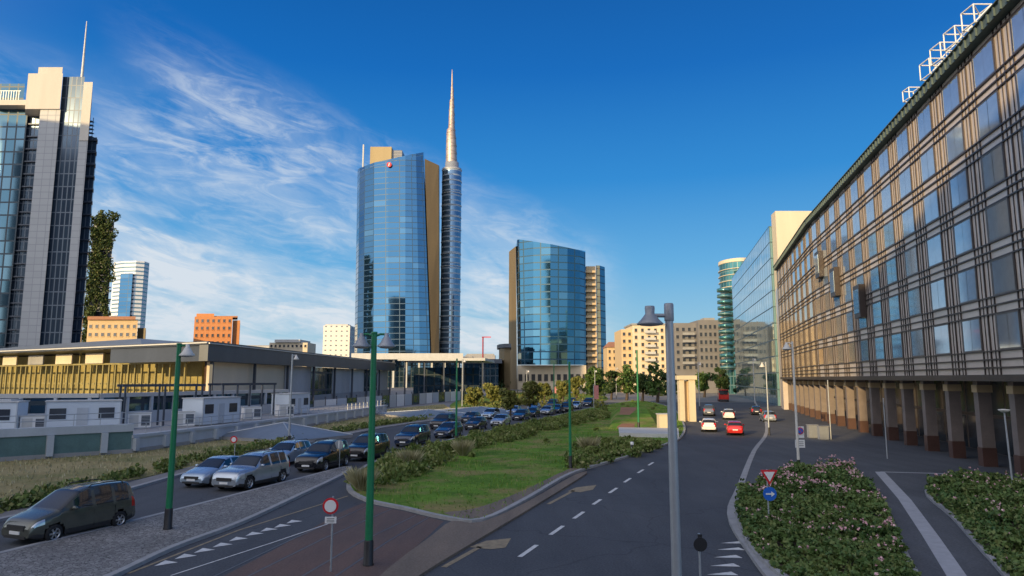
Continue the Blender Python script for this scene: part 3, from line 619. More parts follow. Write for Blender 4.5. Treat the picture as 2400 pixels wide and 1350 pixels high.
for j in range(5): 
    m=MB(); a=P(1612,785+j*17,289); m.box((a.x,288.2,a.z),(5,1.6,.2)); m.box((a.x,287.5,a.z+.5),(5,.1,.9)); m.build('balcony',M['grey'],t)
prism('roof_plant',rect(1655,1680,292,6),pz(1600,749.8,286),pz(1600,742,286),M['grey'],t)
t=bld('town_house','small tan house with tiled roof right of the second glass tower',1442,330); q=rect(1424,1458,330,14); prism('wall',q,0,pz(1442,814,330),M['tan'],t); add_windows(t,q[0],q[1],3,pz(1442,824,330),-3.2,3,1.2,1.7,[M['winfar'],M['tan']])
a=[Vector((*p,pz(1442,813.8,330))) for p in q]; cc=sum(a,Vector())/4; m=MB(); m.loft([cc+(p-cc)*1.1 for p in a],[Vector((cc.x+(p.x-cc.x)*.5,cc.y+(p.y-cc.y)*.2,pz(1442,800,330))) for p in a]); m.build('roof',M['tile'],t)
# teal round tower
D=262; c=P(1737,880,D+9); r=9.
t=bld('round_tower','round teal glass tower with balconies behind the slanting glass block',1737,D)
pts=[(c.x+r*math.cos(2*pi*k/32)*.72,c.y+r*math.sin(2*pi*k/32)) for k in range(32)]
m=MB(); m.prism(pts,0,pz(1730,612,D)); m.build('facade',M['gT'],t)
m=MB(); m.prism([(c.x+(x-c.x)*1.03,c.y+(y-c.y)*1.03) for x,y in pts],pz(1730,612,D)+.01,pz(1730,604,D)); m.build('roof_ring',M['cream'],t)
for k in range(18):
    z=pz(1730,628+k*14,D); m=MB(); q=[(c.x+(x-c.x)*1.06,c.y+(y-c.y)*1.06) for x,y in pts]; m.prism(q,z,z+.22); m.build('floor_edge',M['cream'],t)
    if k>3:
        m=MB(); xx=P(1708,880,D).x; m.lathe([(0,.0),(2.8,0),(2.8,1.2),(2.7,1.2),(2.7,.3),(0,.3)],(xx+.2,D+2,z+.24),16); m.build('balcony',M['gT'],t)
# street glass block with blank cream end
t=bld('street_block','glass-fronted block with tall blank cream end wall beyond the long hotel facade',1850,150)
zt=pz(1815,530,150)
m=MB(); m.prism([(57.3,150),(100,150),(112,230),(74.4,230)],0,zt); m.build('glass_facade',M['gR'],t)
prism('end_wall',[(57.35,146),(97,146),(98,149.9),(57.9,149.9)],0,pz(1850,497,147),M['cream'],t)
# far pavilion, dark curved wall, mast
t=bld('pavilion','low dark pavilion with flat roof between the two glass towers',1125,330); prism('wall',rect(1085,1168,330,30),0,pz(1125,852,330),M['gL'],t); prism('roof',rect(1078,1176,326,40),pz(1125,851.8,330),pz(1125,842,330),M['darkgrey'],t)
t=bld('curved_hall','brown curved hall beside the second glass tower base',1180,340); m=MB(); m.prism([(P(x,880,340).x,340+dd) for x,dd in ((1168,14),(1172,6),(1182,1),(1196,0),(1196,24),(1168,24))],0,pz(1180,815,340)); m.build('wall',M['brown'],t); m=MB(); m.prism([(P(x,880,340).x,340+dd) for x,dd in ((1163,14),(1169,4),(1182,-2),(1198,-3),(1198,26),(1163,26))],pz(1180,814.8,340),pz(1180,806,340)); m.build('roof',M['darkgrey'],t)
t=thing('crane_mast','slender red and white mast with a short jib between the two towers','mast',(P(1132,880,300).x,300,0)); a=P(1132,790,300)
m=MB(); m.tube([(a.x,300,0),(a.x,300,a.z-9)],.3,6); m.build('lower_mast',M['white'],t); m=MB(); m.tube([(a.x,300,a.z-9),(a.x,300,a.z)],.3,6); m.box((a.x+1.5,300,a.z),(4,.4,.4)); m.build('upper_mast',M['red'],t)
for i,(x0,x1,yt,D,mm) in enumerate(((1090,1160,832,900,'grey'),(560,640,812,800,'palec'),(1425,1460,845,600,'tan'),(1080,1110,838,760,'greyst'),(360,450,815,600,'tan'),(1695,1745,862,420,'tan'))):
    t=bld('distant_block',['far grey block low on the skyline between the glass towers','far pale block behind the station roof ridge','far tan block peeping out behind the small tiled house','far dim block beside the spire tower foot','far tan block right of the curved white tower','far tan block closing the street'][i],(x0+x1)/2,D)
    prism('wall',rect(x0,x1,D,30),0,P((x0+x1)/2,yt,D).z,M[mm],t); prism('roof',rect(x0+3,x1-3,D+2,20),P((x0+x1)/2,yt,D).z+.02,P((x0+x1)/2,yt-3,D).z,M['grey'],t)
# unseen blocks added behind the viewpoint to shade the foreground and reflect in glass
ax=Vector((math.sin(SA),math.cos(SA),0)); qx=Vector((math.cos(SA),-math.sin(SA),0))
def block(pts,h,lab,mm='blk'):
    c=(pts[0]+pts[2])/2; t=thing('unseen_block',lab,'building',c); m=MB(); m.prism([(p.x,p.y) for p in pts],0,h); m.build('facade',M[mm],t)
    q=[c+(p-c)*1.02 for p in pts]; prism('roof',[(p.x,p.y) for p in q],h+.01,h+1,M['grey'],t)
def caster(q0,q1,a0,dep,h,lab):
    block([ax*a0+qx*q0,ax*(a0-dep)+qx*q0,ax*(a0-dep)+qx*q1,ax*a0+qx*q1],h,lab)
caster(-82,-12.03,-70,16,32,'unseen slab added behind the viewpoint to shade the foreground, left of the tall block')
caster(-12,12,-69.9,20,48,'unseen tall block added behind the viewpoint to shade the near hotel facade')
caster(12.03,110,-70,16,40,'unseen slab added behind the viewpoint to shade the foreground, right of the tall block')
caster(-222,-182,-60,20,106,'unseen high-rise added far left of the viewpoint to shade the left tower')
sq=lambda x,y,a,b:[Vector((x-a,y+b,0)),Vector((x-a,y-b,0)),Vector((x+a,y-b,0)),Vector((x+a,y+b,0))]
block(sq(-172,-130,6,8),160,'unseen dark skyscraper added behind the viewpoint to reflect in the tower, left of its twin','dkt'); block(sq(-150,-130,5.5,8),165,'unseen dark skyscraper added behind the viewpoint to reflect in the tower, right of its twin','dkt')
block(sq(46,-190,9,9),78,'dark mid-height tower far behind the viewpoint to the right','dkt')
# ------------------------------------------------------------------ long facade on the right
hb=thing('hotel_building','long hotel-like block with bronze window grid over a pillared arcade, along the right','building',(40,80,0))
segs=[(Vector((20.3+.223*33,33,0)),Vector((40.8,92,0)),12),(Vector((40.8,92,0)),Vector((51.6,132,0)),8)]
Zb,Zt=6.0,26.8
far=MB(); farp=MB(); WW=2.7
def wmesh():
    f=MB(); w_,h_=WW,2.1
    for s in (-1,1): f.box((s*w_/2,.04,0),(.09,.22,h_+.09)); f.box((0,.04,s*h_/2),(w_-.09,.22,.09))
    f.box((.0,.03,0),(.06,.16,h_-.1)); f.box((-w_/4,.028,h_*.22),(w_/2-.1,.14,.05)); f.box((w_/4,.028,h_*.22),(w_/2-.1,.14,.05)); return f
pmesh=MB(); pmesh.box((0,-.02,0),(WW-.09,.06,2.01))
wf=None
grid_=MB(); corn=MB(); back=MB(); ribs=MB()
for si,(a,b,nb) in enumerate(segs):
    d=(b-a); L=d.length; d.normalize(); n_=Vector((-d.y,d.x,0)); ang=math.atan2(d.y,d.x); bw=L/nb
    q=[a,b,b-n_*17,a-n_*17]
    m=MB(); m.prism([(p.x,p.y) for p in (q[0],q[3],q[2],q[1])],Zb,Zt); m.build('facade_wall',M['panel_lit' if si else 'panel'],hb)
    def bx(mm,s,o,z,dx,dy,dz): p=a+d*s+n_*o; mm.box((p.x,p.y,z),(dx,dy,dz),ang)
    for i in range(nb+1): bx(grid_,i*bw,.045,(Zb+Zt)/2,.09,.09,Zt-Zb)
    for i in range(nb):
        for o in (-1.46,1.46): bx(grid_,(i+.5)*bw+o,.04,(Zb+Zt)/2,.08,.08,Zt-Zb)
        for o in (-1.95,1.95): bx(grid_,(i+.5)*bw+o,.025,(Zb+Zt)/2,.05,.05,Zt-Zb)
    bx(grid_,L/2,.06,6.65,L,.12,.1)
    for k in range(6):
        zc_=8.8+3.3*k
        for o,h_ in ((-1.13,.08),(1.13,.08),(-1.65,.09)): bx(grid_,L/2,.06,zc_+o,L,.12,h_)
        for i in range(nb):
            p=a+d*((i+.5)*bw)+n_*.02; p.z=zc_
            gold=(si==0 and i>=8 and k<=(i-8))  # lower far panes get the painted gold reflection
            if si==0 or i<4:
                if wf is None:
                    f=wmesh().build('window',M['winframe']); pn=pmesh.build('pane',M['pane']); wf,pm=f.data,pn.data; pg=pm.copy(); pg.materials.clear(); pg.materials.append(M['pane_gold_refl'])
                else:
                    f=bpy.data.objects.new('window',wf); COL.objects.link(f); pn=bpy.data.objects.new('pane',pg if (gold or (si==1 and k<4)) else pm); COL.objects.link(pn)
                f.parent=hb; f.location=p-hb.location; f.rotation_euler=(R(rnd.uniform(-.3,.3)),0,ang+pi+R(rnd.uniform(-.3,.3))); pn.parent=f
            else:
                bx(farp,(i+.5)*bw,.03,zc_,WW-.1,.08,2.0); bx(far,(i+.5)*bw,.1,zc_,.08,.1,2.0)
    bx(corn,L/2,.15,Zt+.32,L+.3,.9,.6); bx(corn,L/2,.32,Zt+.66,L+.3,.9,.07)
    for k in range(int(L/.8)): bx(ribs,k*.8+.4,.65,Zt+.32,.16,.1,.56)
    bx(grid_,L/2,.15,Zb+.02,L,.5,.4); 
    for i in range(nb+1):
        if si and i==0: continue
        p=a+d*(i*bw)-n_*1.25; m=MB(); m.box((p.x,p.y,.12+3.55),(.7,.8,4.6),ang); pr=m.build('pier',M['pier'],hb)
        m=MB(); m.box((p.x,p.y,.12+.62),(.77,.87,1.25),ang); m.build('pier_base',M['pierbase'],pr)
        m=MB(); m.box((p.x,p.y,5.3),(.85,.95,.5),ang); m.build('pier_capital',M['tan'],pr)
    q=[a-n_*5.5,b-n_*5.5,b-n_*6.5,a-n_*6.5]; back.prism([(p.x,p.y) for p in (q[0],q[3],q[2],q[1])],.1,Zb-.01)
grid_.build('window_grid',M['bronze'],hb); corn.build('cornice',M['copper'],hb); o=ribs.build('cornice_rib',M['copper'],hb); o['kind']='stuff'; back.build('arcade_shopfront',M['shop'],hb)
o=farp.build('far_panes',M['pane_gold_refl'],hb); o['kind']='stuff'; o=far.build('far_window_bars',M['winframe'],hb); o['kind']='stuff'
a,b,nb=segs[0]; d=(b-a).normalized(); n_=Vector((-d.y,d.x,0)); ang=math.atan2(d.y,d.x)
for s,z,h_ in ((47,17.05,3.3),(37.3,13.75,3.3),(54.5,20.35,3.3)):
    p=a+d*s+n_*.36; m=MB(); m.box((p.x,p.y,z),(2.3,.6,h_),ang); pb=m.build('projecting_bay',M['bronze'],hb); m=MB(); m.box((p.x+n_.x*.31,p.y+n_.y*.31,z),(1.9,.06,h_-.9),ang); m.build('bay_glass',M['pane'],pb)
a2,b2,_=segs[1]; d2=(b2-a2).normalized(); n2=Vector((-d2.y,d2.x,0))
m=MB(); q=[b2+d2*.05+n2*.0,b2+d2*9-n2*.5,b2+d2*9-n2*14,b2+d2*.05-n2*14]; m.prism([(v.x,v.y) for v in (q[0],q[3],q[2],q[1])],0,Zt-3); m.build('end_wing',M['panel'],hb)
# white cube frames overhanging the roof edge
for i,(x,y,lab) in enumerate(((2290,42,'topmost white tubular cube frame on the hotel roof edge'),(2246,90,'second white cube frame from the top on the hotel roof edge'),(2212,127,'third white cube frame from the top on the hotel roof edge'),(2186,163,'fourth white cube frame from the top on the hotel roof edge'),(2136,222,'lowest and farthest white frame on the hotel roof edge'))):
    d=ray(x,y); t_=d.x/d.y; Yy=(20.3-.35)/(t_-.223); c=P(x,y,Yy); s=1.15 if i<4 else .85
    m=MB(); e=.045; K=[Vector((c.x+(u-.5)*s,c.y+(v-.5)*s,c.z+(w_-.5)*s)) for w_ in (0,1) for v in (0,1) for u in (0,1)]
    for u,v in ((0,1),(1,3),(3,2),(2,0),(4,5),(5,7),(7,6),(6,4),(0,4),(1,5),(2,6),(3,7))+(((0,5),(1,7),(4,7),(0,3)) if i<4 else ()): m.tube([K[u],K[v]],e,6)
    for u in (1,3): m.tube([K[u],(K[u].x+.4,K[u].y,Zt+.6)],e,6)
    o=m.build('roof_frame',M['white'],loc=c); tag(o,lab,'roof frame','white cube frames on the roof')
# ------------------------------------------------------------------ station on the left
S0=Vector((-40.6,92,0)); S1=Vector((-36.4,215,0)); SL=Vector((-140,152,0))
stn=thing('station_building','long low station hall with a broad flat dark roof across the left','building',(-75,140,0))
prism('roof_slab',[(-40.6,92),(-36.4,215),(-110,275),(-170,170)],10.45,10.95,M['darkgrey'],stn)
m=MB()
def beam(m,a,b,w_,z0,z1,inset=0.):
    d=(b-a).normalized(); n_=Vector((-d.y,d.x,0)); q=[a+n_*inset,b+n_*inset,b+n_*(inset+w_),a+n_*(inset+w_)]
    m.prism([(p.x,p.y) for p in q],z0,z1)
beam(m,S0,S1,1.2,8.3,10.44,.02); m.build('side_fascia',M['darkgrey'],stn)
m=MB(); beam(m,S0,S1,.15,10.6,10.75,-.16); m.build('side_roof_edge',M['steel'],stn)
m=MB(); d=(SL-S0).normalized(); beam(m,S0+d*24,S0+d*.9,1.2,8.3,10.44,.3); m.build('corner_fascia',M['darkgrey'],stn)
m=MB(); beam(m,SL,S0,.25,10.66,10.84,-.28); m.build('sunlit_roof_edge',M['palec'],stn)  # pale strip paints the sunlit line along the dark roof
m=MB(); m.loft([Vector((x,y,10.96)) for x,y in ((-56,104),(-44,160),(-90,210),(-118,140))],[Vector((x,y,13.)) for x,y in ((-66,122),(-62,140),(-84,180),(-92,140))]); m.build('upper_roof',M['roofmetal'],stn)
ds=(S1-S0).normalized(); ns=Vector((-ds.y,ds.x,0))
wm=['cream','cream','sidewall','gL','sidewall','palec','gL','sidewall']
for k in range(8):
    m=MB(); beam(m,S0+ds*(4+k*14.6),S0+ds*(4+k*14.6+14.3),.4,0,8.28,1.6+.1*(k%2)); m.build('wall_panel',M[wm[k]],stn)
    m=MB(); beam(m,S0+ds*(4+k*14.6),S0+ds*(4+k*14.6+14.3),.3,0,2.6,1.2); m.build('lower_panel',M['grey'],stn)
for k in range(9):
    p=S0+ds*(3+k*14.6)+ns*.8; box('column',(p.x,p.y,4.14),(.4,.4,8.28),M['darkgrey'],stn,R(2))
m=MB()
beam(m,SL,S0+d*14,.4,0,10.2,9.); m.build('front_wall',M['yellow'],stn)
nf=Vector((d.y,-d.x,0)); nf=nf if nf.y>0 else -nf
for k in range(50):
    p=S0+d*(10+k*1.8)+nf*3.5; h_=8.2 if k%4 else 10.2; box('front_post',(p.x,p.y,h_/2),(.26,.26,h_),M['olive'],stn,math.atan2(d.y,d.x))
for k in range(9):
    p=S0+d*(24+k*9.5)+nf*3.; box('clerestory_panel',(p.x,p.y,9.2),(5.2,.2,1.6),M['cream'] if k%3 else M['grey'],stn,math.atan2(d.y,d.x))
m=MB(); beam(m,SL,S0+d*9,.3,8.15,8.4,-.0+3.2); m.build('transom',M['olive'],stn)
m=MB(); beam(m,SL,S0+d*9,.3,5.0,5.25,4.2); m.build('transom',M['olive'],stn)
m=MB(); m.prism([(-34,205),(-8,205),(-6,235),(-34,235)],11.2,12.0); cn=thing('canopy','thin pale flat canopy at the right end of the station','canopy',(-20,220,0)); m.build('roof',M['palec'],cn)
for k in range(5): box('post',(-32+k*5.8,207,5.6),(.4,.4,11.19),M['darkgrey'],cn)
m=MB(); m.box((-22,232,4.8),(22,.4,9.6)); m.build('glazed_wall',M['gL'],cn)
# low wall and terrace before the station
W=[Vector((-75,38,0)),Vector((-37.6,50,0)),Vector((-30.6,56.5,0)),Vector((-25.4,85,0)),Vector((-21.5,120,0))]
lw=thing('retaining_wall','low bluish retaining wall with green panels along the far side of the dry field','wall',(-30.6,56.5,0))
for i in range(4):
    a,b=W[i],W[i+1]; L=(b-a).length; d=(b-a)/L; n_=Vector((-d.y,d.x,0)); ang=math.atan2(d.y,d.x)
    h_=1.75 if i<2 else 1.2
    m=MB(); beam(m,a,b,.35,0,h_,.1); m.build('wall',M['greenpan'] if i<2 else M['bluewall'],lw)
    m=MB(); beam(m,a,b,.7,h_+.01,h_+(.6 if i<2 else .25),-.05); m.build('parapet',M['bluewall'],lw)
    m=MB(); beam(m,a,b,.5,0,.35,-.02); m.build('plinth',M['grey'],lw)
    for k in range(int(L/3.6)+1):
        p=a+d*min(L,k*3.6+.3); m=MB(); m.box((p.x,p.y,h_/2+.1),(.45,.5,h_-.21),ang); m.build('pilaster',M['bluewall'],lw)
    m=MB(); z0=h_+(.6 if i<2 else .25)
    for z in (.45,.9): m.tube([a+n_*.3+Vector((0,0,z0+z)),b+n_*.3+Vector((0,0,z0+z))],.03,5)
    for k in range(int(L/1.8)+1): p=a+d*min(L,k*1.8)+n_*.3; m.box((p.x,p.y,z0+.45),(.05,.05,.9),ang)
    m.build('railing',M['steel'],lw)
# pale site barrier with glass screens running on to the tower
sb_=thing('site_barrier','pale panelled site barrier with glass screens running from the terrace toward the spire tower','barrier',(-22,140,0))
for a,b in ((Vector((-34,98,0)),Vector((-25,150,0))),(Vector((-25,150,0)),Vector((-12,200,0)))):
    L=(b-a).length; d=(b-a)/L; ang=math.atan2(d.y,d.x); n=int(L/4.2)
    for k in range(n):
        p=a+d*(L*(k+.5)/n); m=MB(); m.box((p.x,p.y,1.25),(L/n-.2,.1,2.5),ang); m.build('panel',M[['white','bluewall','gL','palec'][k%4]],sb_)
        p=a+d*(L*k/n); m=MB(); m.box((p.x,p.y,1.5),(.16,.2,3.),ang); m.build('post',M['darkgrey'],sb_)
m=MB(); tp=[(-75,38.4),(-37.7,50.4),(-31,56.8),(-25.8,85),(-21.9,120),(-38,150),(-42,92),(-140,150)]; m.prism(tp,.9,1.4); o=m.build('terrace',M['grey']); o['kind']='structure'
TZ=1.4
uw=thing('upper_wall','long grey upper wall of window strips on the terrace before the station','wall',(-45,72,TZ))
for a,b in ((Vector((-80,60,0)),Vector((-41,69,0))),(Vector((-41,69,0)),Vector((-31,96,0)))):
    m=MB(); beam(m,a,b,.4,TZ,2.6,0); m.build('base',M['bluewall'],uw); m=MB(); beam(m,a,b,.3,2.6,4.1,.06); m.build('glazing',M['gL'],uw); m=MB(); beam(m,a,b,.9,4.1,4.5,-.2); m.build('coping',M['palec'],uw)
    L=(b-a).length; d=(b-a)/L
    for k in range(int(L/3)+1): p=a+d*min(L,k*3+.2); box('mullion',(p.x,p.y,3.35),(.3,.35,1.48),M['bluewall'],uw,math.atan2(d.y,d.x))
# site cabins
cab=None
for i,(x,y,rz,l) in enumerate(((-52,56,.3,'white-blue site cabin on the terrace, leftmost at the photo edge'),(-44.3,58.4,.3,'white-blue site cabin on the terrace, second from the left'),(-37.8,61.5,.55,'white-blue site cabin on the terrace, left of the nearer steel frame'),(-30.6,71,1.3,'white-blue site cabin on the terrace, beside the farther steel frame'),(-48.5,63.5,.24,'white-blue site cabin in the back row by the upper wall, left one'),(-28.6,90,1.4,'farthest white-blue site cabin, toward the station side wall'))):
    if cab is None:
        t=thing('site_cabin',l,'cabin',(0,0,0),'site cabins on the terrace'); lbx=lambda n,c_,d_,mm:box(n,c_,d_,mm,t)
        lbx('body',(0,0,1.35),(5.6,2.4,2.5),M['cabin']); lbx('roof',(0,0,2.65),(5.75,2.55,.09),M['palec']); lbx('skid',(0,0,.05),(5.4,2.2,.1),M['grey'])
        for xx in (-1.9,1.7): lbx('window',(xx,-1.22,1.6),(1.2,.06,.9),M['winfar'])
        lbx('door',(-.1,-1.22,1.1),(.85,.06,1.95),M['bluewall'])
        for xx in (-2.76,2.76): lbx('corner_post',(xx,-1.19,1.35),(.1,.1,2.51),M['bluewall'])
        t.location=(x,y,TZ); t.rotation_euler=(0,0,rz); cab=t
    else: dup(cab,(x,y,TZ),rz,l)
ru=thing('rooftop_unit','','air conditioning unit',(0,0,0),'white cabinets on the terrace'); box('cabinet',(0,0,.75),(1.9,1.1,1.26),M['white'],ru); box('plinth',(0,0,.06),(2.0,1.2,.12),M['grey'],ru); box('top_cover',(0,0,1.42),(1.98,1.18,.07),M['palec'],ru); box('louvre',(.5,-.56,.75),(.7,.04,.9),M['darkgrey'],ru)
for q in range(6): box('louvre_slat',(.5,-.59,.4+q*.14),(.68,.03,.03),M['steel'],ru)
box('access_door',(-.45,-.56,.72),(.75,.03,1.05),M['palec'],ru)
for i,(x,y,l) in enumerate(((-48.2,57.2,'white cabinet between the two leftmost site cabins'),(-40.6,59.4,'white cabinet between the second and third site cabins'),(-34.5,64.6,'white cabinet right of the third site cabin'),(-31.6,67.,'white cabinet between the two steel frames'),(-29.2,78,'white cabinet right of the farther steel frame'),(-27.6,84.5,'farthest white cabinet, near the terrace corner'))):
    if i==0: ru.location=(x,y,TZ); ru['label']=l; ru.rotation_euler=(0,0,.3)
    else: dup(ru,(x,y,TZ),.3+.09*i,l)
for i,(x,y,l,rz,lab) in enumerate(((-36.5,65.5,7,.75,'dark steel pergola frame on the terrace, nearer of the two'),(-32.5,78,9,1.25,'dark steel pergola frame on the terrace, farther of the two'))):
    t=thing('steel_frame',lab,'steel frame',(x,y,TZ),'pergola frames on the terrace'); dd=Vector((math.cos(rz),math.sin(rz),0))
    for s in (0,.5,1):
        for o_ in (0,1.8):
            p=Vector((x,y,0))+dd*l*s+Vector((-dd.y,dd.x,0))*o_; box('post',(p.x,p.y,TZ+1.9),(.16,.16,3.8),M['darkgrey'],t,rz)
    for o_ in (0,1.8):
        p=Vector((x,y,0))+dd*l*.5+Vector((-dd.y,dd.x,0))*o_; box('beam',(p.x,p.y,TZ+3.92),(l+.6,.18,.24),M['darkgrey'],t,rz)
# pyramid skylights
for i,(xl,xr,yb,xt,yt,lab) in enumerate(((495,690,1042,600,990,'largest grey pyramid skylight on the field, nearest the road'),(870,985,985,915,960,'middle grey pyramid skylight behind the queue of cars'),(1010,1090,978,1048,953,'farthest small grey pyramid skylight by the far lawn'))):
    a=G(xl,yb-12);b=G(xr,yb); wv=(b-a); n_=Vector((-wv.y,wv.x,0)); q=[a,b,b+n_*.7,a+n_*.7]; c=sum(q,Vector())/4; c.z=P(xt,yt,c.y).z
    t=thing('pyramid_skylight',lab,'skylight',(c.x,c.y,0.05)); m=MB(); qb=[Vector((p.x,p.y,.35)) for p in q]
    for k in range(4): m.face([qb[k],qb[(k+1)%4],c])
    m.build('glazing',M['roofmetal'],t); m=MB(); m.prism([(p.x,p.y) for p in q],.03,.34); m.build('base',M['grey'],t)
    for k in range(4): m=MB(); m.tube([qb[k],c],.07,6); m.build('ridge_bar',M['steel'],t)
# portal, low wall, bank
D=98; t=thing('portal','tall cream concrete portal frame beside the road','portal',G(1610,985))
zt=pz(1610,880,D); a=P(1598,985,D);b=P(1622,985,D)
box('left_leg',(a.x,D,zt/2-.3),(.7,1.2,zt-.6),M['cream'],t); box('right_leg',(b.x,D,zt/2-.3),(.9,1.2,zt-.6),M['cream'],t); box('lintel',((a.x+b.x)/2,D,zt-.3),(2.8,1.6,.58),M['cream'],t); box('infill',((a.x+b.x)/2-.1,D+.3,zt/2-.4),(.85,.3,zt-.9),M['tan'],t)
p=G(1520,1026); t=thing('low_wall','low pale concrete wall with a cream stair block at the end of the median','wall',p)
q=gp([(1450,1012),(1590,1014),(1592,1030),(1452,1026)]); prism('wall',[(v.x,v.y) for v in (q[3],q[2],q[1],q[0])],.1,.5,M['palec'],t)
a=G(1556,1008); box('stair_block',(a.x,a.y,.9),(1.3,1.4,1.8),M['cream'],t); box('block_cap',(a.x,a.y,1.86),(1.5,1.6,.1),M['palec'],t)
q=gp([(1428,1008),(1545,1008),(1545,978),(1432,970)]); a=[Vector((v.x,v.y,.12)) for v in q]; m=MB(); c0=a[0].lerp(a[3],.7); c1=a[1].lerp(a[2],.7); r0=c0.lerp(c1,.2)+Vector((0,0,1.5)); r1=c0.lerp(c1,.75)+Vector((0,0,1.6))
m.face([a[0],a[1],r1,r0]); m.face([a[1],a[2],r1]); m.face([a[2],a[3],r0,r1]); m.face([a[3],a[0],r0]); o=m.build('grass_bank',M['lawn']); o['kind']='structure'
m=MB(); u=(a[0].lerp(a[1],.15),a[0].lerp(a[1],.5),r1.lerp(r0,.35),r0.lerp(r1,.05)); nz=(a[1]-a[0]).cross(r1-a[0]).normalized()*.03; m.face([p+nz for p in u]); struct('reddish_path',m,M['ramp'])
# ------------------------------------------------------------------ trees
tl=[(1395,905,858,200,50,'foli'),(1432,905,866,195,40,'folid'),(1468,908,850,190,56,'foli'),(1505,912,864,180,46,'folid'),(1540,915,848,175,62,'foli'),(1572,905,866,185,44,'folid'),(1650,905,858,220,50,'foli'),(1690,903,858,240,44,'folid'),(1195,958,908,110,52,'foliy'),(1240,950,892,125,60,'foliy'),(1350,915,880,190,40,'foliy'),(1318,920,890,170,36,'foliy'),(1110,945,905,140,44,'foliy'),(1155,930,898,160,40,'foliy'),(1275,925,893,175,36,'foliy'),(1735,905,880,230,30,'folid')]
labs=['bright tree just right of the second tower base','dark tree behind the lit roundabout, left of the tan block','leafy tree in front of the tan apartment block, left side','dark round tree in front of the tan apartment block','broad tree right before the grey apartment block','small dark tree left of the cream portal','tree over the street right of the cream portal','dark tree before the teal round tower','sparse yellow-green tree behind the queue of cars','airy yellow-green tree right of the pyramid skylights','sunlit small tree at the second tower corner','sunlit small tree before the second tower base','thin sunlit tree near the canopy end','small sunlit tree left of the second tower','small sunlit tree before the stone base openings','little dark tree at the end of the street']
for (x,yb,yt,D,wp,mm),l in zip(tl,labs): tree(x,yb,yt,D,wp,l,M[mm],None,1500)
m=MB()
for k in range(190):
    x=rnd.uniform(1060,1760); D=rnd.uniform(230,420); p=P(x,880,D)
    if 1190<x<1425 and D>340: continue
    if D<330 and not 1380<x<1600: continue
    m.leaves((p.x,D,2.4),(4.,3,3.2),45,1.2,1.2,.5)
stuff('far_trees',m,M['folid'],'dark far-off line of trees and bushes at the end of the street','trees',(20,370,0))
m=MB()
for k in range(110):
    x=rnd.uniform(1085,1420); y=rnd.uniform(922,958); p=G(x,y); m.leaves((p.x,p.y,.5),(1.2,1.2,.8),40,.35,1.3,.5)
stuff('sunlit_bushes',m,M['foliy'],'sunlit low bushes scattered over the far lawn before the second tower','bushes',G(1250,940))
# ------------------------------------------------------------------ street furniture
def post(name,lab,xb,yb,yt,heads,mat_,r=.1,group=None,zb=0.,headm='lampgrey',hs=1.,base=True,cat='street lamp'):
    b=G(xb,yb,zb); h=P(xb,yt,b.y).z-zb; t=thing(name,lab,cat,b,group)
    m=MB(); m.tube([b,b+Vector((0,0,h*.5)),b+Vector((0,0,h))],[r,r*.85,r*.7],12); m.build('pole',mat_,t)
    if base: m=MB(); m.lathe([(r*1.35,0),(r*1.35,.05),(r*1.2,.08),(r*1.15,.75),(r*1.0,.8)],b,14); m.build('base_sleeve',M['black'],t)
    m=MB(); m.lathe([(r*.72,h-.02),(r*.8,h),(r*.8,h+.06),(0,h+.07)],b,12); m.build('cap',mat_,t)
    for s in heads:
        c=b+Vector((s,0,h-.42*hs)); m=MB(); m.tube([b+Vector((0,0,h-.1)),b+Vector((s*.5,0,h-.02)),c+Vector((0,0,.4*hs))],.03*hs+.01,7); m.build('arm',mat_,t)
        m=MB(); m.lathe([(x*hs*1.0,z*hs) for x,z in ((.02,.44),(.07,.44),(.08,.32),(.12,.28),(.2,.12),(.31,0),(.3,-.03))],c,18); lh=m.build('lamp_shade',M[headm],t)
        m=MB(); m.lathe([(.29*hs,-.02),(.2*hs,-.07),(0,-.09)],c,14); m.build('lens',M['lampwhite'],lh)
    return t
GP='green lamp posts'
post('lamp_post','green lamp post with one pale shade beside the cobbled island, left',393,1240,808,[.34],M['green'],.13,GP,.12,'lampwhite')
post('lamp_post','green lamp post with two grey shades at the front, on the tram bed',863,1325,782,[-.42,.42],M['green'],.135,GP,0)
post('lamp_post','green post without arms on the right edge of the lawn',1337,1097,850,[],M['green'],.1,GP,.12)
post('lamp_post','green post without arms beside the grass bank with the reddish path',1497,1006,822,[],M['green'],.12,GP,.12)
post('lamp_post','thin green post rising from the hedge between the dark cars',1069,1042,842,[],M['green'],.1,GP,.12)
post('lamp_post','thin green post in front of the second tower, left of the lawn post',1299,972,852,[],M['green'],.11,GP,.12)
post('lamp_post','grey lamp post with one white shade standing in the dry field',677,1042,832,[.35],M['steel'],.1,None,.05,'lampwhite',.9)
post('lamp_post','thin grey lamp post by the far pyramid skylight',1083,962,843,[.4],M['steel'],.1,None,0,'lampwhite')
post('lamp_post','sunlit lamp post with a no-parking sign on the right pavement',1873,1108,803,[-.38],M['lampwhite'],.09,None,.12,'lampwhite',.95)
post('lamp_post','thin grey lamp post far down the right pavement',1803,1020,850,[-.4],M['steel'],.09,None,.12,'lampwhite')
post('lamp_post','thin bare grey pole in front of the arcade piers',2080,1075,935,[],M['steel'],.05,None,.12,base=False,cat='pole')
post('lamp_post','thin bare grey pole far along the arcade',1948,1030,892,[],M['steel'],.06,None,.12,base=False,cat='pole')
for x,yb,yt,l in ((1640,962,850,'thin far lamp post right of the cream portal'),(1770,955,840,'thin far lamp post at the street end before the glass block'),(1445,935,862,'thin far lamp post before the tan block'),(1395,940,868,'thin far lamp post before the second tower corner'),(1235,945,868,'thin far lamp post among the yellow trees')):
    post('lamp_post',l,x,yb,yt,[.4],M['steel'],.1,None,0,'lampwhite')
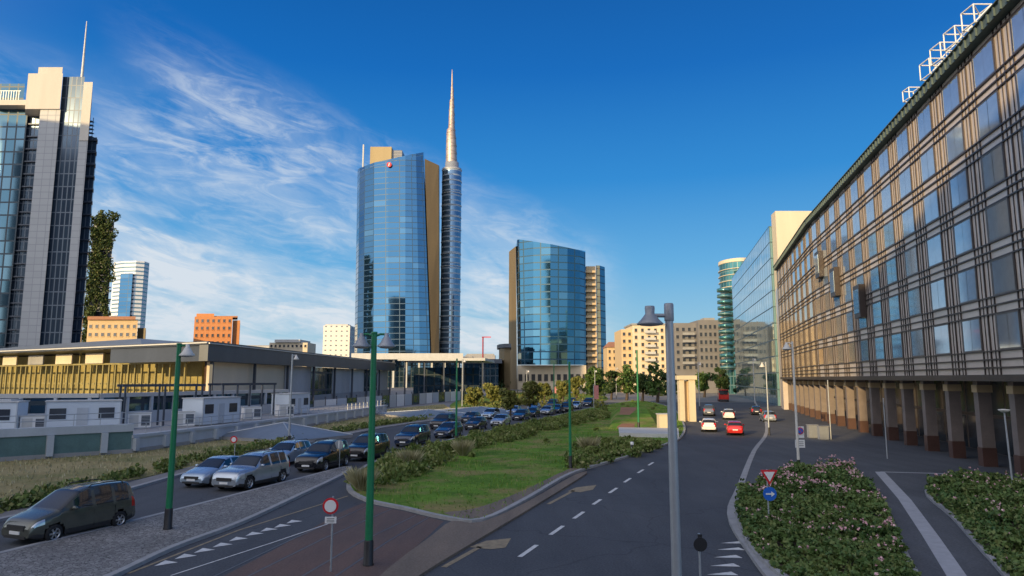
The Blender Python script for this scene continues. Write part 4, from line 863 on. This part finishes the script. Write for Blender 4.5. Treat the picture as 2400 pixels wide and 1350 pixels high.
# big grey lamp in front
b=G(1593,1576); t=thing('street_lamp','large grey street lamp with bell shade on its left, front centre right','street lamp',b)
h=pz(1575,712,b.y); m=MB(); m.tube([b,b+Vector((0,0,h*.6)),b+Vector((0,0,h))],[.115,.1,.085],16); m.build('pole',M['steel'],t)
m=MB(); m.lathe([(.1,h-.38),(.105,h-.36),(.105,h-.02),(.09,h+.01),(0,h+.01)],b,16); m.build('collar',M['lampgrey'],t)
m=MB(); m.lathe([(.2,0),(.2,.04),(.14,.06),(.13,.3)],b,16); m.build('base_plate',M['lampgrey'],t)
m=MB(); c=b+Vector((-.42,0,h-.42)); m.tube([b+Vector((-.05,0,h-.26)),c+Vector((.05,0,.16))],.045,10); m.build('arm',M['lampgrey'],t)
m=MB(); m.lathe([(.0,.37),(.10,.37),(.11,.33),(.10,.2),(.13,.16),(.21,.06),(.29,-.02),(.275,-.04)],c,24); lh=m.build('lamp_shade',M['lampgrey'],t); m=MB(); m.lathe([(.265,-.035),(.2,-.06),(0,-.08)],c,18); m.build('lens',M['lampwhite'],lh)
# globe lamp
b=G(2376,1158,.12); t=thing('globe_lamp','slim post with a pale disc lamp by the right edge flower bed','street lamp',b); h=pz(2356,962,b.y)-.12
m=MB(); m.tube([b,b+Vector((-.1,0,h-.1))],[.05,.04],10); m.build('pole',M['steel'],t); m=MB(); m.lathe([(0,0),(.12,.02),(.26,.12),(.28,.17),(0,.2)],b+Vector((-.1,0,h-.12)),16); m.build('lamp_shade',M['lampwhite'],t)
# signs
def disc(m,c,r,y,n=28): m.lathe([(0,0),(r,0),(r,.02),(0,.02)],(c[0],c[1]+y,c[2]),n,axis='y',sm=False)
def tri(m,c,s,y,inv=True):
    k=-1 if inv else 1; f=[(c[0]+s*math.sin(a),c[1]+y,c[2]+k*s*math.cos(a)) for a in (0,2*pi/3,4*pi/3)]; g=[(x,yy+.02,z) for x,yy,z in f]
    m.face(f); m.face(g[::-1])
    for i in range(3): m.face([f[i],f[(i+1)%3],g[(i+1)%3],g[i]])
def signpost(lab,xb,yb,ytop,zb=0.,cat='road sign'):
    b=G(xb,yb,zb); t=thing('road_sign',lab,cat,b); h=pz(xb,ytop,b.y); m=MB(); m.tube([b,(b.x,b.y,h)],.032,10); m.build('post',M['steel'],t); return t,b
t,b=signpost('red-ringed white round sign with a small plate, before the tram bed',775,1340,1163)
c=P(776,1185,b.y); m=MB(); disc(m,c,.25,-.05); s=m.build('sign_face',M['red'],t); m=MB(); disc(m,c,.185,-.075); m.build('sign_centre',M['white'],s); c=P(776,1218,b.y); box('plate',(c.x,c.y-.06,c.z),(.36,.02,.2),M['white'],t)
for k in (-1,0,1): box('plate_line',(c.x,c.y-.074,c.z+k*.05),(.24,.006,.014),M['black'],t)
t,b=signpost('yield triangle above a blue round arrow sign in the rose bed',1803,1232,1100,.2)
c=P(1802,1113,b.y); m=MB(); tri(m,c,.4,-.05); s=m.build('yield_triangle',M['red'],t); m=MB(); tri(m,c,.25,-.075); m.build('triangle_centre',M['white'],s)
c=P(1803,1157,b.y); m=MB(); disc(m,c,.27,-.05); s=m.build('blue_disc',M['blue'],t); m=MB(); m.box((c.x-.05,c.y-.077,c.z),(.22,.01,.06)); m.face([(c.x+.05,c.y-.083,c.z-.11),(c.x+.19,c.y-.083,c.z),(c.x+.05,c.y-.083,c.z+.11)]); m.build('arrow',M['white'],s)
b=G(1876,1105,.12); t=thing('road_sign','no-parking roundel with two white plates on the sunlit lamp post','road sign',(b.x,b.y,2.3))
c=P(1875,1012,b.y-.12); box('backing_plate',(c.x,c.y,c.z-.02),(.5,.02,.72),M['white'],t); m=MB(); disc(m,(c.x,c.y,c.z+.06),.22,-.03); s=m.build('red_ring',M['red'],t); m=MB(); disc(m,(c.x,c.y,c.z+.06),.165,-.055); m.build('blue_centre',M['blue'],s)
m=MB(); m.face([(c.x-.15,c.y-.08,c.z+.19),(c.x-.11,c.y-.08,c.z+.22),(c.x+.15,c.y-.08,c.z-.07),(c.x+.11,c.y-.08,c.z-.1)]); m.build('red_bar',M['red'],s)
c=P(1875,1040,b.y-.12); box('lower_plate',(c.x,c.y,c.z),(.62,.02,.5),M['white'],t)
for k in range(3): box('plate_line',(c.x,c.y-.014,c.z+.12-k*.12),(.44,.006,.03),M['black'],t)
t,b=signpost('small red-ringed sign on the field edge by the silver cars',549,1078,1022,.05); c=P(549,1030,b.y); m=MB(); disc(m,c,.26,-.05); s=m.build('sign_face',M['red'],t); m=MB(); disc(m,c,.17,-.075); m.build('sign_centre',M['white'],s)
t,b=signpost('grey-backed round sign among the black cars',795,1098,1033); c=P(795,1042,b.y); m=MB(); disc(m,c,.3,-.05); s=m.build('sign_face',M['steel'],t); m=MB(); m.box((c.x,c.y-.08,c.z),(.08,.02,.46)); m.build('bracket',M['white'],s)
t,b=signpost('black-backed round sign seen from behind at the bottom centre right',1643,1400,1250); c=P(1640,1275,b.y); m=MB(); disc(m,c,.19,-.05); m.box((c.x,c.y-.04,c.z+.22),(.12,.03,.1)); m.build('sign_back',M['black'],t)
b=G(1482,1062,.12); t=thing('bollard','black and white striped marker post at the end of the lawn','bollard',b)
for k in range(4): m=MB(); m.lathe([(.13,k*.22),(.13,k*.22+.215),(0,k*.22+.215)],b,14); m.build('band',M['white' if k%2 else 'black'],t)
for i,(x,y,yt,l) in enumerate(((1392,965,900,'tall pink-red banner before the trees'),(1520,935,890,'red banner pole left of the cream portal'),(1298,935,905,'small red banner near the second tower base'))):
    b=G(x,y); t=thing('banner',l,'banner',b); h=pz(x,yt,b.y); m=MB(); m.tube([b,(b.x,b.y,h)],.06,8); m.build('pole',M['steel'],t); m=MB(); m.box((b.x+.5,b.y,h*.7),(.8,.04,h*.5)); m.build('cloth',M['cloth'],t)
for i,(x,y) in enumerate(((1905,1026),(1930,1030))):
    b=G(x,y,.12); t=thing('cabinet',['grey street cabinet on the right pavement, left of its twin','grey street cabinet on the right pavement, right of its twin'][i],'cabinet',b); box('body',(b.x,b.y,.75),(.9,.5,1.2),M['steel'],t); box('lid',(b.x,b.y,1.39),(1.0,.6,.07),M['lampgrey'],t); box('foot',(b.x,b.y,.2),(.8,.4,.16),M['grey'],t)
# ------------------------------------------------------------------ cars
SPEC=dict(
 mpv=dict(L=4.38,W=1.82,H=1.80,belt=1.08,top=[(0,.58),(.04,.74),(.2,.9),(.55,1.0),(.95,1.1),(1.15,1.22),(1.85,1.68),(2.35,1.79),(3.2,1.8),(4.05,1.76),(4.25,1.45),(4.33,.95),(4.38,.6)],ws=(1.05,1.95),rw=(4.08,4.26),win=[(1.55,2.35),(2.45,3.25),(3.36,4.0)],wh=(.85,3.55),r=.33,rails=True,hl=(.68,.95)),
 suv=dict(L=4.75,W=1.92,H=1.80,belt=1.15,top=[(0,.62),(.04,.85),(.18,1.0),(.6,1.09),(1.3,1.16),(1.45,1.24),(2.05,1.66),(2.6,1.78),(3.4,1.8),(4.3,1.74),(4.55,1.3),(4.68,1.05),(4.75,.6)],ws=(1.38,2.12),rw=(4.33,4.6),win=[(1.85,2.7),(2.8,3.55),(3.66,4.25)],wh=(.92,3.8),r=.38,rails=True,hl=(.72,.98)),
 hatch=dict(L=4.15,W=1.76,H=1.48,belt=.95,top=[(0,.5),(.04,.64),(.2,.77),(.6,.87),(1.1,.97),(1.25,1.02),(1.95,1.38),(2.4,1.47),(3.0,1.46),(3.6,1.37),(3.95,1.05),(4.1,.85),(4.15,.55)],ws=(1.18,2.0),rw=(3.62,3.98),win=[(1.65,2.4),(2.5,3.15),(3.25,3.55)],wh=(.8,3.35),r=.31,rails=False,hl=(.58,.8)),
 estate=dict(L=4.65,W=1.8,H=1.55,belt=.98,top=[(0,.52),(.04,.66),(.2,.8),(.7,.9),(1.25,1.0),(1.4,1.06),(2.1,1.43),(2.6,1.53),(3.4,1.53),(4.2,1.46),(4.48,1.1),(4.6,.9),(4.65,.55)],ws=(1.33,2.15),rw=(4.22,4.5),win=[(1.8,2.6),(2.7,3.4),(3.5,4.15)],wh=(.88,3.7),r=.33,rails=True,hl=(.6,.83)),
)
def interp(tb,x):
    for (a,b),(c,d) in zip(tb,tb[1:]):
        if x<=c: return b+(d-b)*(x-a)/(c-a)
    return tb[-1][1]
def make_car(kind,pm,lab,loc,rz,group,detail=True):
    S=SPEC[kind]; L,Wd,H,belt=S['L'],S['W'],S['H'],S['belt']; t=thing('car',lab,'car',(0,0,0),group)
    nx=64; xs=[L*i/nx for i in range(nx+1)]
    xs=sorted(set(xs+[.02,.04,.1,L-.02,L-.06]))
    zt_=lambda x:(interp(S['top'],max(0,x-.05))+2*interp(S['top'],x)+interp(S['top'],min(L,x+.05)))/4
    rows=[]; nb=7; nc=6
    for x in xs:
        zt=zt_(x); u=abs(2*x/L-1); w_=Wd/2*(1-.05*u**2-.13*u**9); zb=.2+.1*max(0,u-.8)/.2
        zs=min(belt,zt-.09); half=[(0,zb),(w_*.8,zb),(w_*.95,zb+.03)]
        for k in range(nb+1):
            f=k/nb; z=zb+.1+(zs-zb-.1)*f; half.append((w_*(1-.035*((f-.45)/.55)**2),z))
        yb=half[-1][0]
        for k in range(1,nc+1):
            z=zs+(zt-.06-zs)*k/nc; half.append((yb-.01-max(0,z-belt)/(H-belt)*.23-.015*k/nc,z))
        ye=half[-1][0]; half+=[(ye-.05,zt-.02),(ye*.72,zt-.002),(ye*.38,zt+.012),(0,zt+.016)]
        nh=len(half); ring=[(L/2-x,y,z) for y,z in half]+[(L/2-x,-y,z) for y,z in half[-2:0:-1]]
        rows.append(ring)
    n=len(rows[0]); cls={}
    lv_belt=3+nb; lv_edge=3+nb+nc
    def add(nm,f): cls.setdefault(nm,[]).append(f)
    for i in range(len(rows)-1):
        for j in range(n):
            k=(j+1)%n; q=[rows[i][j],rows[i][k],rows[i+1][k],rows[i+1][j]]
            cx=sum(p[0] for p in q)/4; cy=sum(p[1] for p in q)/4; cz=sum(p[2] for p in q)/4; s=L/2-cx
            jl=j if j<nh-1 else n-1-j
            f=((i,j),(i,k),(i+1,k),(i+1,j)); side=abs(cy)>Wd*.36
            if side and any(math.hypot(s-a,cz-S['r'])<S['r']+.055 for a in S['wh']): continue
            if jl<2: add('floor',f); continue
            cab_=zt_(s)-belt
            if lv_belt<=jl<lv_edge and cab_>.15 and any(a<=s<=b for a,b in S['win']) and cz<zt_(s)-.085 and (s>S['ws'][1]-.1 or cz<zt_(s)-.12): add('side_window_l' if cy>0 else 'side_window_r',f); continue
            if jl>=lv_edge and S['ws'][0]<s<S['ws'][1]: add('windscreen',f); continue
            if jl>=lv_edge and S['rw'][0]<s<S['rw'][1]: add('rear_window',f); continue
            if s<.5 and S['hl'][0]<cz<S['hl'][1] and abs(cy)>Wd*.27 and jl<=lv_belt+3: add('headlight_l' if cy>0 else 'headlight_r',f); continue
            if s>L-.28 and belt-.35<cz<belt+.05 and abs(cy)>Wd*.33: add('tail_light_l' if cy>0 else 'tail_light_r',f); continue
            if cz<.40 and kind in('suv','mpv'):
                sd='_l' if cy>0 else '_r'
                add(('front_corner_trim' if s<S['wh'][0] else 'rear_corner_trim' if s>S['wh'][1] else 'sill_trim')+sd,f); continue
            add('body',f)
    ms=dict(body=pm,floor=M['plastic'],windscreen=M['carglass'],rear_window=M['carglass'])
    for nm,fs in cls.items():
        m=MB(); idx={}
        for f in fs:
            ff=[]
            for (i,j) in f:
                if (i,j) not in idx: idx[(i,j)]=len(m.v); m.v.append(rows[i][j])
                ff.append(idx[(i,j)])
            m.f.append(tuple(ff)); m.uv.append(0); m.m.append(0); m.sm.append(True)
        if nm=='body':
            for q in (rows[0],rows[-1]): m.face(q)
            m.uv[-1]=m.uv[-2]=0
        base=nm[:-2] if nm[-2:] in('_l','_r') else nm
        mm=ms.get(nm) or (M['carglass'] if 'window' in nm else M['lightglass'] if 'head' in nm else M['plastic'] if 'trim' in nm else M['redlens'])
        m.build(base,mm,t)
    if detail:
        box('grille',(L/2-.005,0,(.4+S['hl'][1]-.12)/2+.02),(.05,Wd*.5,.17),M['plastic'],t); box('number_plate',(L/2+.02,0,.46),(.03,.52,.11),M['white'],t); box('lower_intake',(L/2-.0,0,.31),(.04,Wd*.62,.1),M['plastic'],t)
        box('number_plate',(-L/2-.01,0,.62),(.03,.52,.11),M['white'],t)
        for s in (-1,1):
            m=MB(); x=L/2-S['ws'][0]-.45; m.lathe([(0,-.12),(.07,-.1),(.09,0),(.07,.1),(0,.12)],(x,s*(Wd/2+.06),belt+.06),10,axis='y'); m.box((x,s*(Wd/2-.05),belt+.02),(.06,.16,.05)); m.build('mirror',pm,t)
            if S['rails']:
                m=MB(); x0=L/2-2.3;x1=L/2-L+.55; y=s*(Wd/2-.32); m.tube([(x0,y,H-.03),(x0-.12,y,H+.05),((x0+x1)/2,y,H+.06),(x1+.12,y,H+.03),(x1,y,H-.06)],.022,6); m.build('roof_rail',M['plastic'],t)
            for a in S['win'][:2]:
                box('door_handle',(L/2-a[1]+.12,s*(Wd/2-.008),belt-.12),(.17,.03,.03),pm,t)
                box('door_seam',(L/2-a[1]-.05,s*(Wd/2-.02),.66),(.012,.035,.62),M['black'],t)
    box('underbody',(0,0,.42),(L*.86,Wd*.72,.36),M['plastic'],t)
    for a in S['wh']:
        for s in (-1,1):
            c=(L/2-a,s*(Wd/2-.1),S['r']); r=S['r']; m=MB()
            m.lathe([(r*.62,-.1),(r*.9,-.1),(r,-.06),(r,.06),(r*.9,.1),(r*.62,.1)],c,24,axis='y'); wh=m.build('wheel',M['tyre'],t)
            m=MB(); m.lathe([(0,.085),(r*.14,.085),(r*.16,.06),(r*.2,.05)],c,16,axis='y') if s<0 else m.lathe([(0,-.085),(r*.14,-.085),(r*.16,-.06),(r*.2,-.05)],c,16,axis='y')
            m.lathe([(r*.54,-s*.05),(r*.6,-s*.095),(r*.66,-s*.1)],c,24,axis='y')
            for k in range(6):
                an=k*pi/3; e=(math.cos(an),math.sin(an)); pp=(-e[1],e[0]); y=c[1]+s*.07
                m.face([(c[0]+e[0]*r*.1+pp[0]*r*.09*g,y,c[2]+e[1]*r*.1+pp[1]*r*.09*g) for g in (-1,1)]+[(c[0]+e[0]*r*.6+pp[0]*r*.11*g,y,c[2]+e[1]*r*.6+pp[1]*r*.11*g) for g in (1,-1)])
            m.build('rim',M['rim'],wh)
            m=MB(); m.lathe([(0,0),(r*.6,0)],(c[0],c[1]+s*.0,c[2]),16,axis='y'); m.build('brake_disc',M['plastic'],wh)
    t.location=loc; t.rotation_euler=(0,0,rz); return t
QG='queue of cars on the left road'
def head(dx,dy): return math.atan2(dy,dx)
cars=[('mpv','olive',168,1250,(-.36,-.93),'dark grey-green van-like car with roof rails, nearest, at the lower left'),
 ('hatch','blue',505,1132,(-.25,-.97),'pale blue-silver hatchback behind the nearest car, by the field kerb'),
 ('suv','silver',592,1138,(-.3,-.95),'silver four-wheel-drive estate beside the pale hatchback'),
 ('estate','blue',672,1086,(-.22,-.97),'pale silver estate by the field kerb, left of the first black car'),
 ('suv','black',758,1098,(-.22,-.97),'first black off-roader in the queue, next to the grey-backed round sign'),
 ('suv','black',862,1074,(-.22,-.97),'second, boxier black off-roader just left of the twin-headed green post'),
 ('suv','navy',968,1043,(-.25,-.97),'dark navy off-roader right of the twin-headed green post'),
 ('estate','navy',1052,1024,(-.27,-.96),'dark navy estate behind the thin green post in the hedge'),
 ('hatch','black',1116,1006,(-.28,-.96),'black hatchback in the queue right of the thin green post'),
 ('hatch','silver',1174,998,(-.28,-.96),'silver hatchback in the queue beyond the black hatchback')]
protos={}
for k,pc,x,y,hd,l in cars:
    t=make_car(k,PT[pc],l,G(x,y,.004),head(*hd),QG); protos.setdefault((k,pc),t)
FC='small car in the dense far end of the left queue, before the second tower'
for i,(k,x,y,l) in enumerate(((('estate','navy'),1222,984,'dark navy car in the far queue, first after the silver hatchback'),(('hatch','silver'),1282,972,'far silver car in the queue near the second tower'),(('suv','black'),1328,966,'far black car at the end of the queue by the lawn post'),(('hatch','black'),1104,990,'black car in the inner lane of the far queue'),(('hatch','blue'),1205,972,'pale car in the inner lane of the far queue'),(('suv','navy'),1380,952,'most distant dark car of the left queue'),
   (('suv','black'),1040,1004,'black off-roader in the inner lane behind the dark navy estate'),(('estate','blue'),1150,981,'pale estate in the inner lane left of the pale far car'),(('hatch','black'),1248,977,FC),(('hatch','silver'),1252,963,FC),(('estate','navy'),1305,968,FC),(('suv','black'),1296,956,FC),(('hatch','blue'),1350,958,FC),(('estate','navy'),1340,948,FC))):
    dup(protos[k],G(x,y,.004),head(-.3,-.95),l)
RG='cars on the right road'
for k,pc,x,y,l in (('hatch','white',1662,1010,'white car driving away on the left lane of the right road'),('hatch','red',1722,1018,'red car driving away in the right lane'),('estate','white',1708,982,'white car ahead of the red car'),('estate','silver',1800,988,'silver car parked at the right kerb'),('hatch','black',1772,972,'black car parked at the right kerb beyond the silver one'),('suv','grey',1662,974,'grey car far on the right road by the cream portal')):
    make_car(k,PT[pc],l,G(x,y,.004),head(.27,.96) if k!='estate' or pc!='silver' else head(.2,.98),RG,True)
# red bus in the distance
b=G(1697,942,.004); t=thing('bus','red city bus far down the right road','bus',b); rz=head(.25,.97)-pi/2
def lb(nm,c,d_,mm):
    m=MB(); m.box(c,d_); o=m.build(nm,mm,None); o.parent=t; return o
t.rotation_euler=(0,0,rz)
lb('body',(0,5,1.35),(2.5,10,1.9),PT['red']); lb('roof',(0,5,3.02),(2.5,10,.16),PT['red']); lb('glazing',(0,5,2.62),(2.42,9.9,.62),M['carglass']); lb('rear_window',(0,-.02,2.3),(2.0,.06,.9),M['carglass']); lb('bumper',(0,-.04,.5),(2.4,.12,.3),M['plastic'])
for s in (-1,1):
    lb('tail_light',(s*1.05,-.03,1.1),(.22,.08,.5),M['redlens'])
    for yy in (2,8):
        m=MB(); m.tube([(s*1.0,yy,.48),(s*1.27,yy,.48)],.48,18); o=m.build('wheel',M['tyre']); o.parent=t
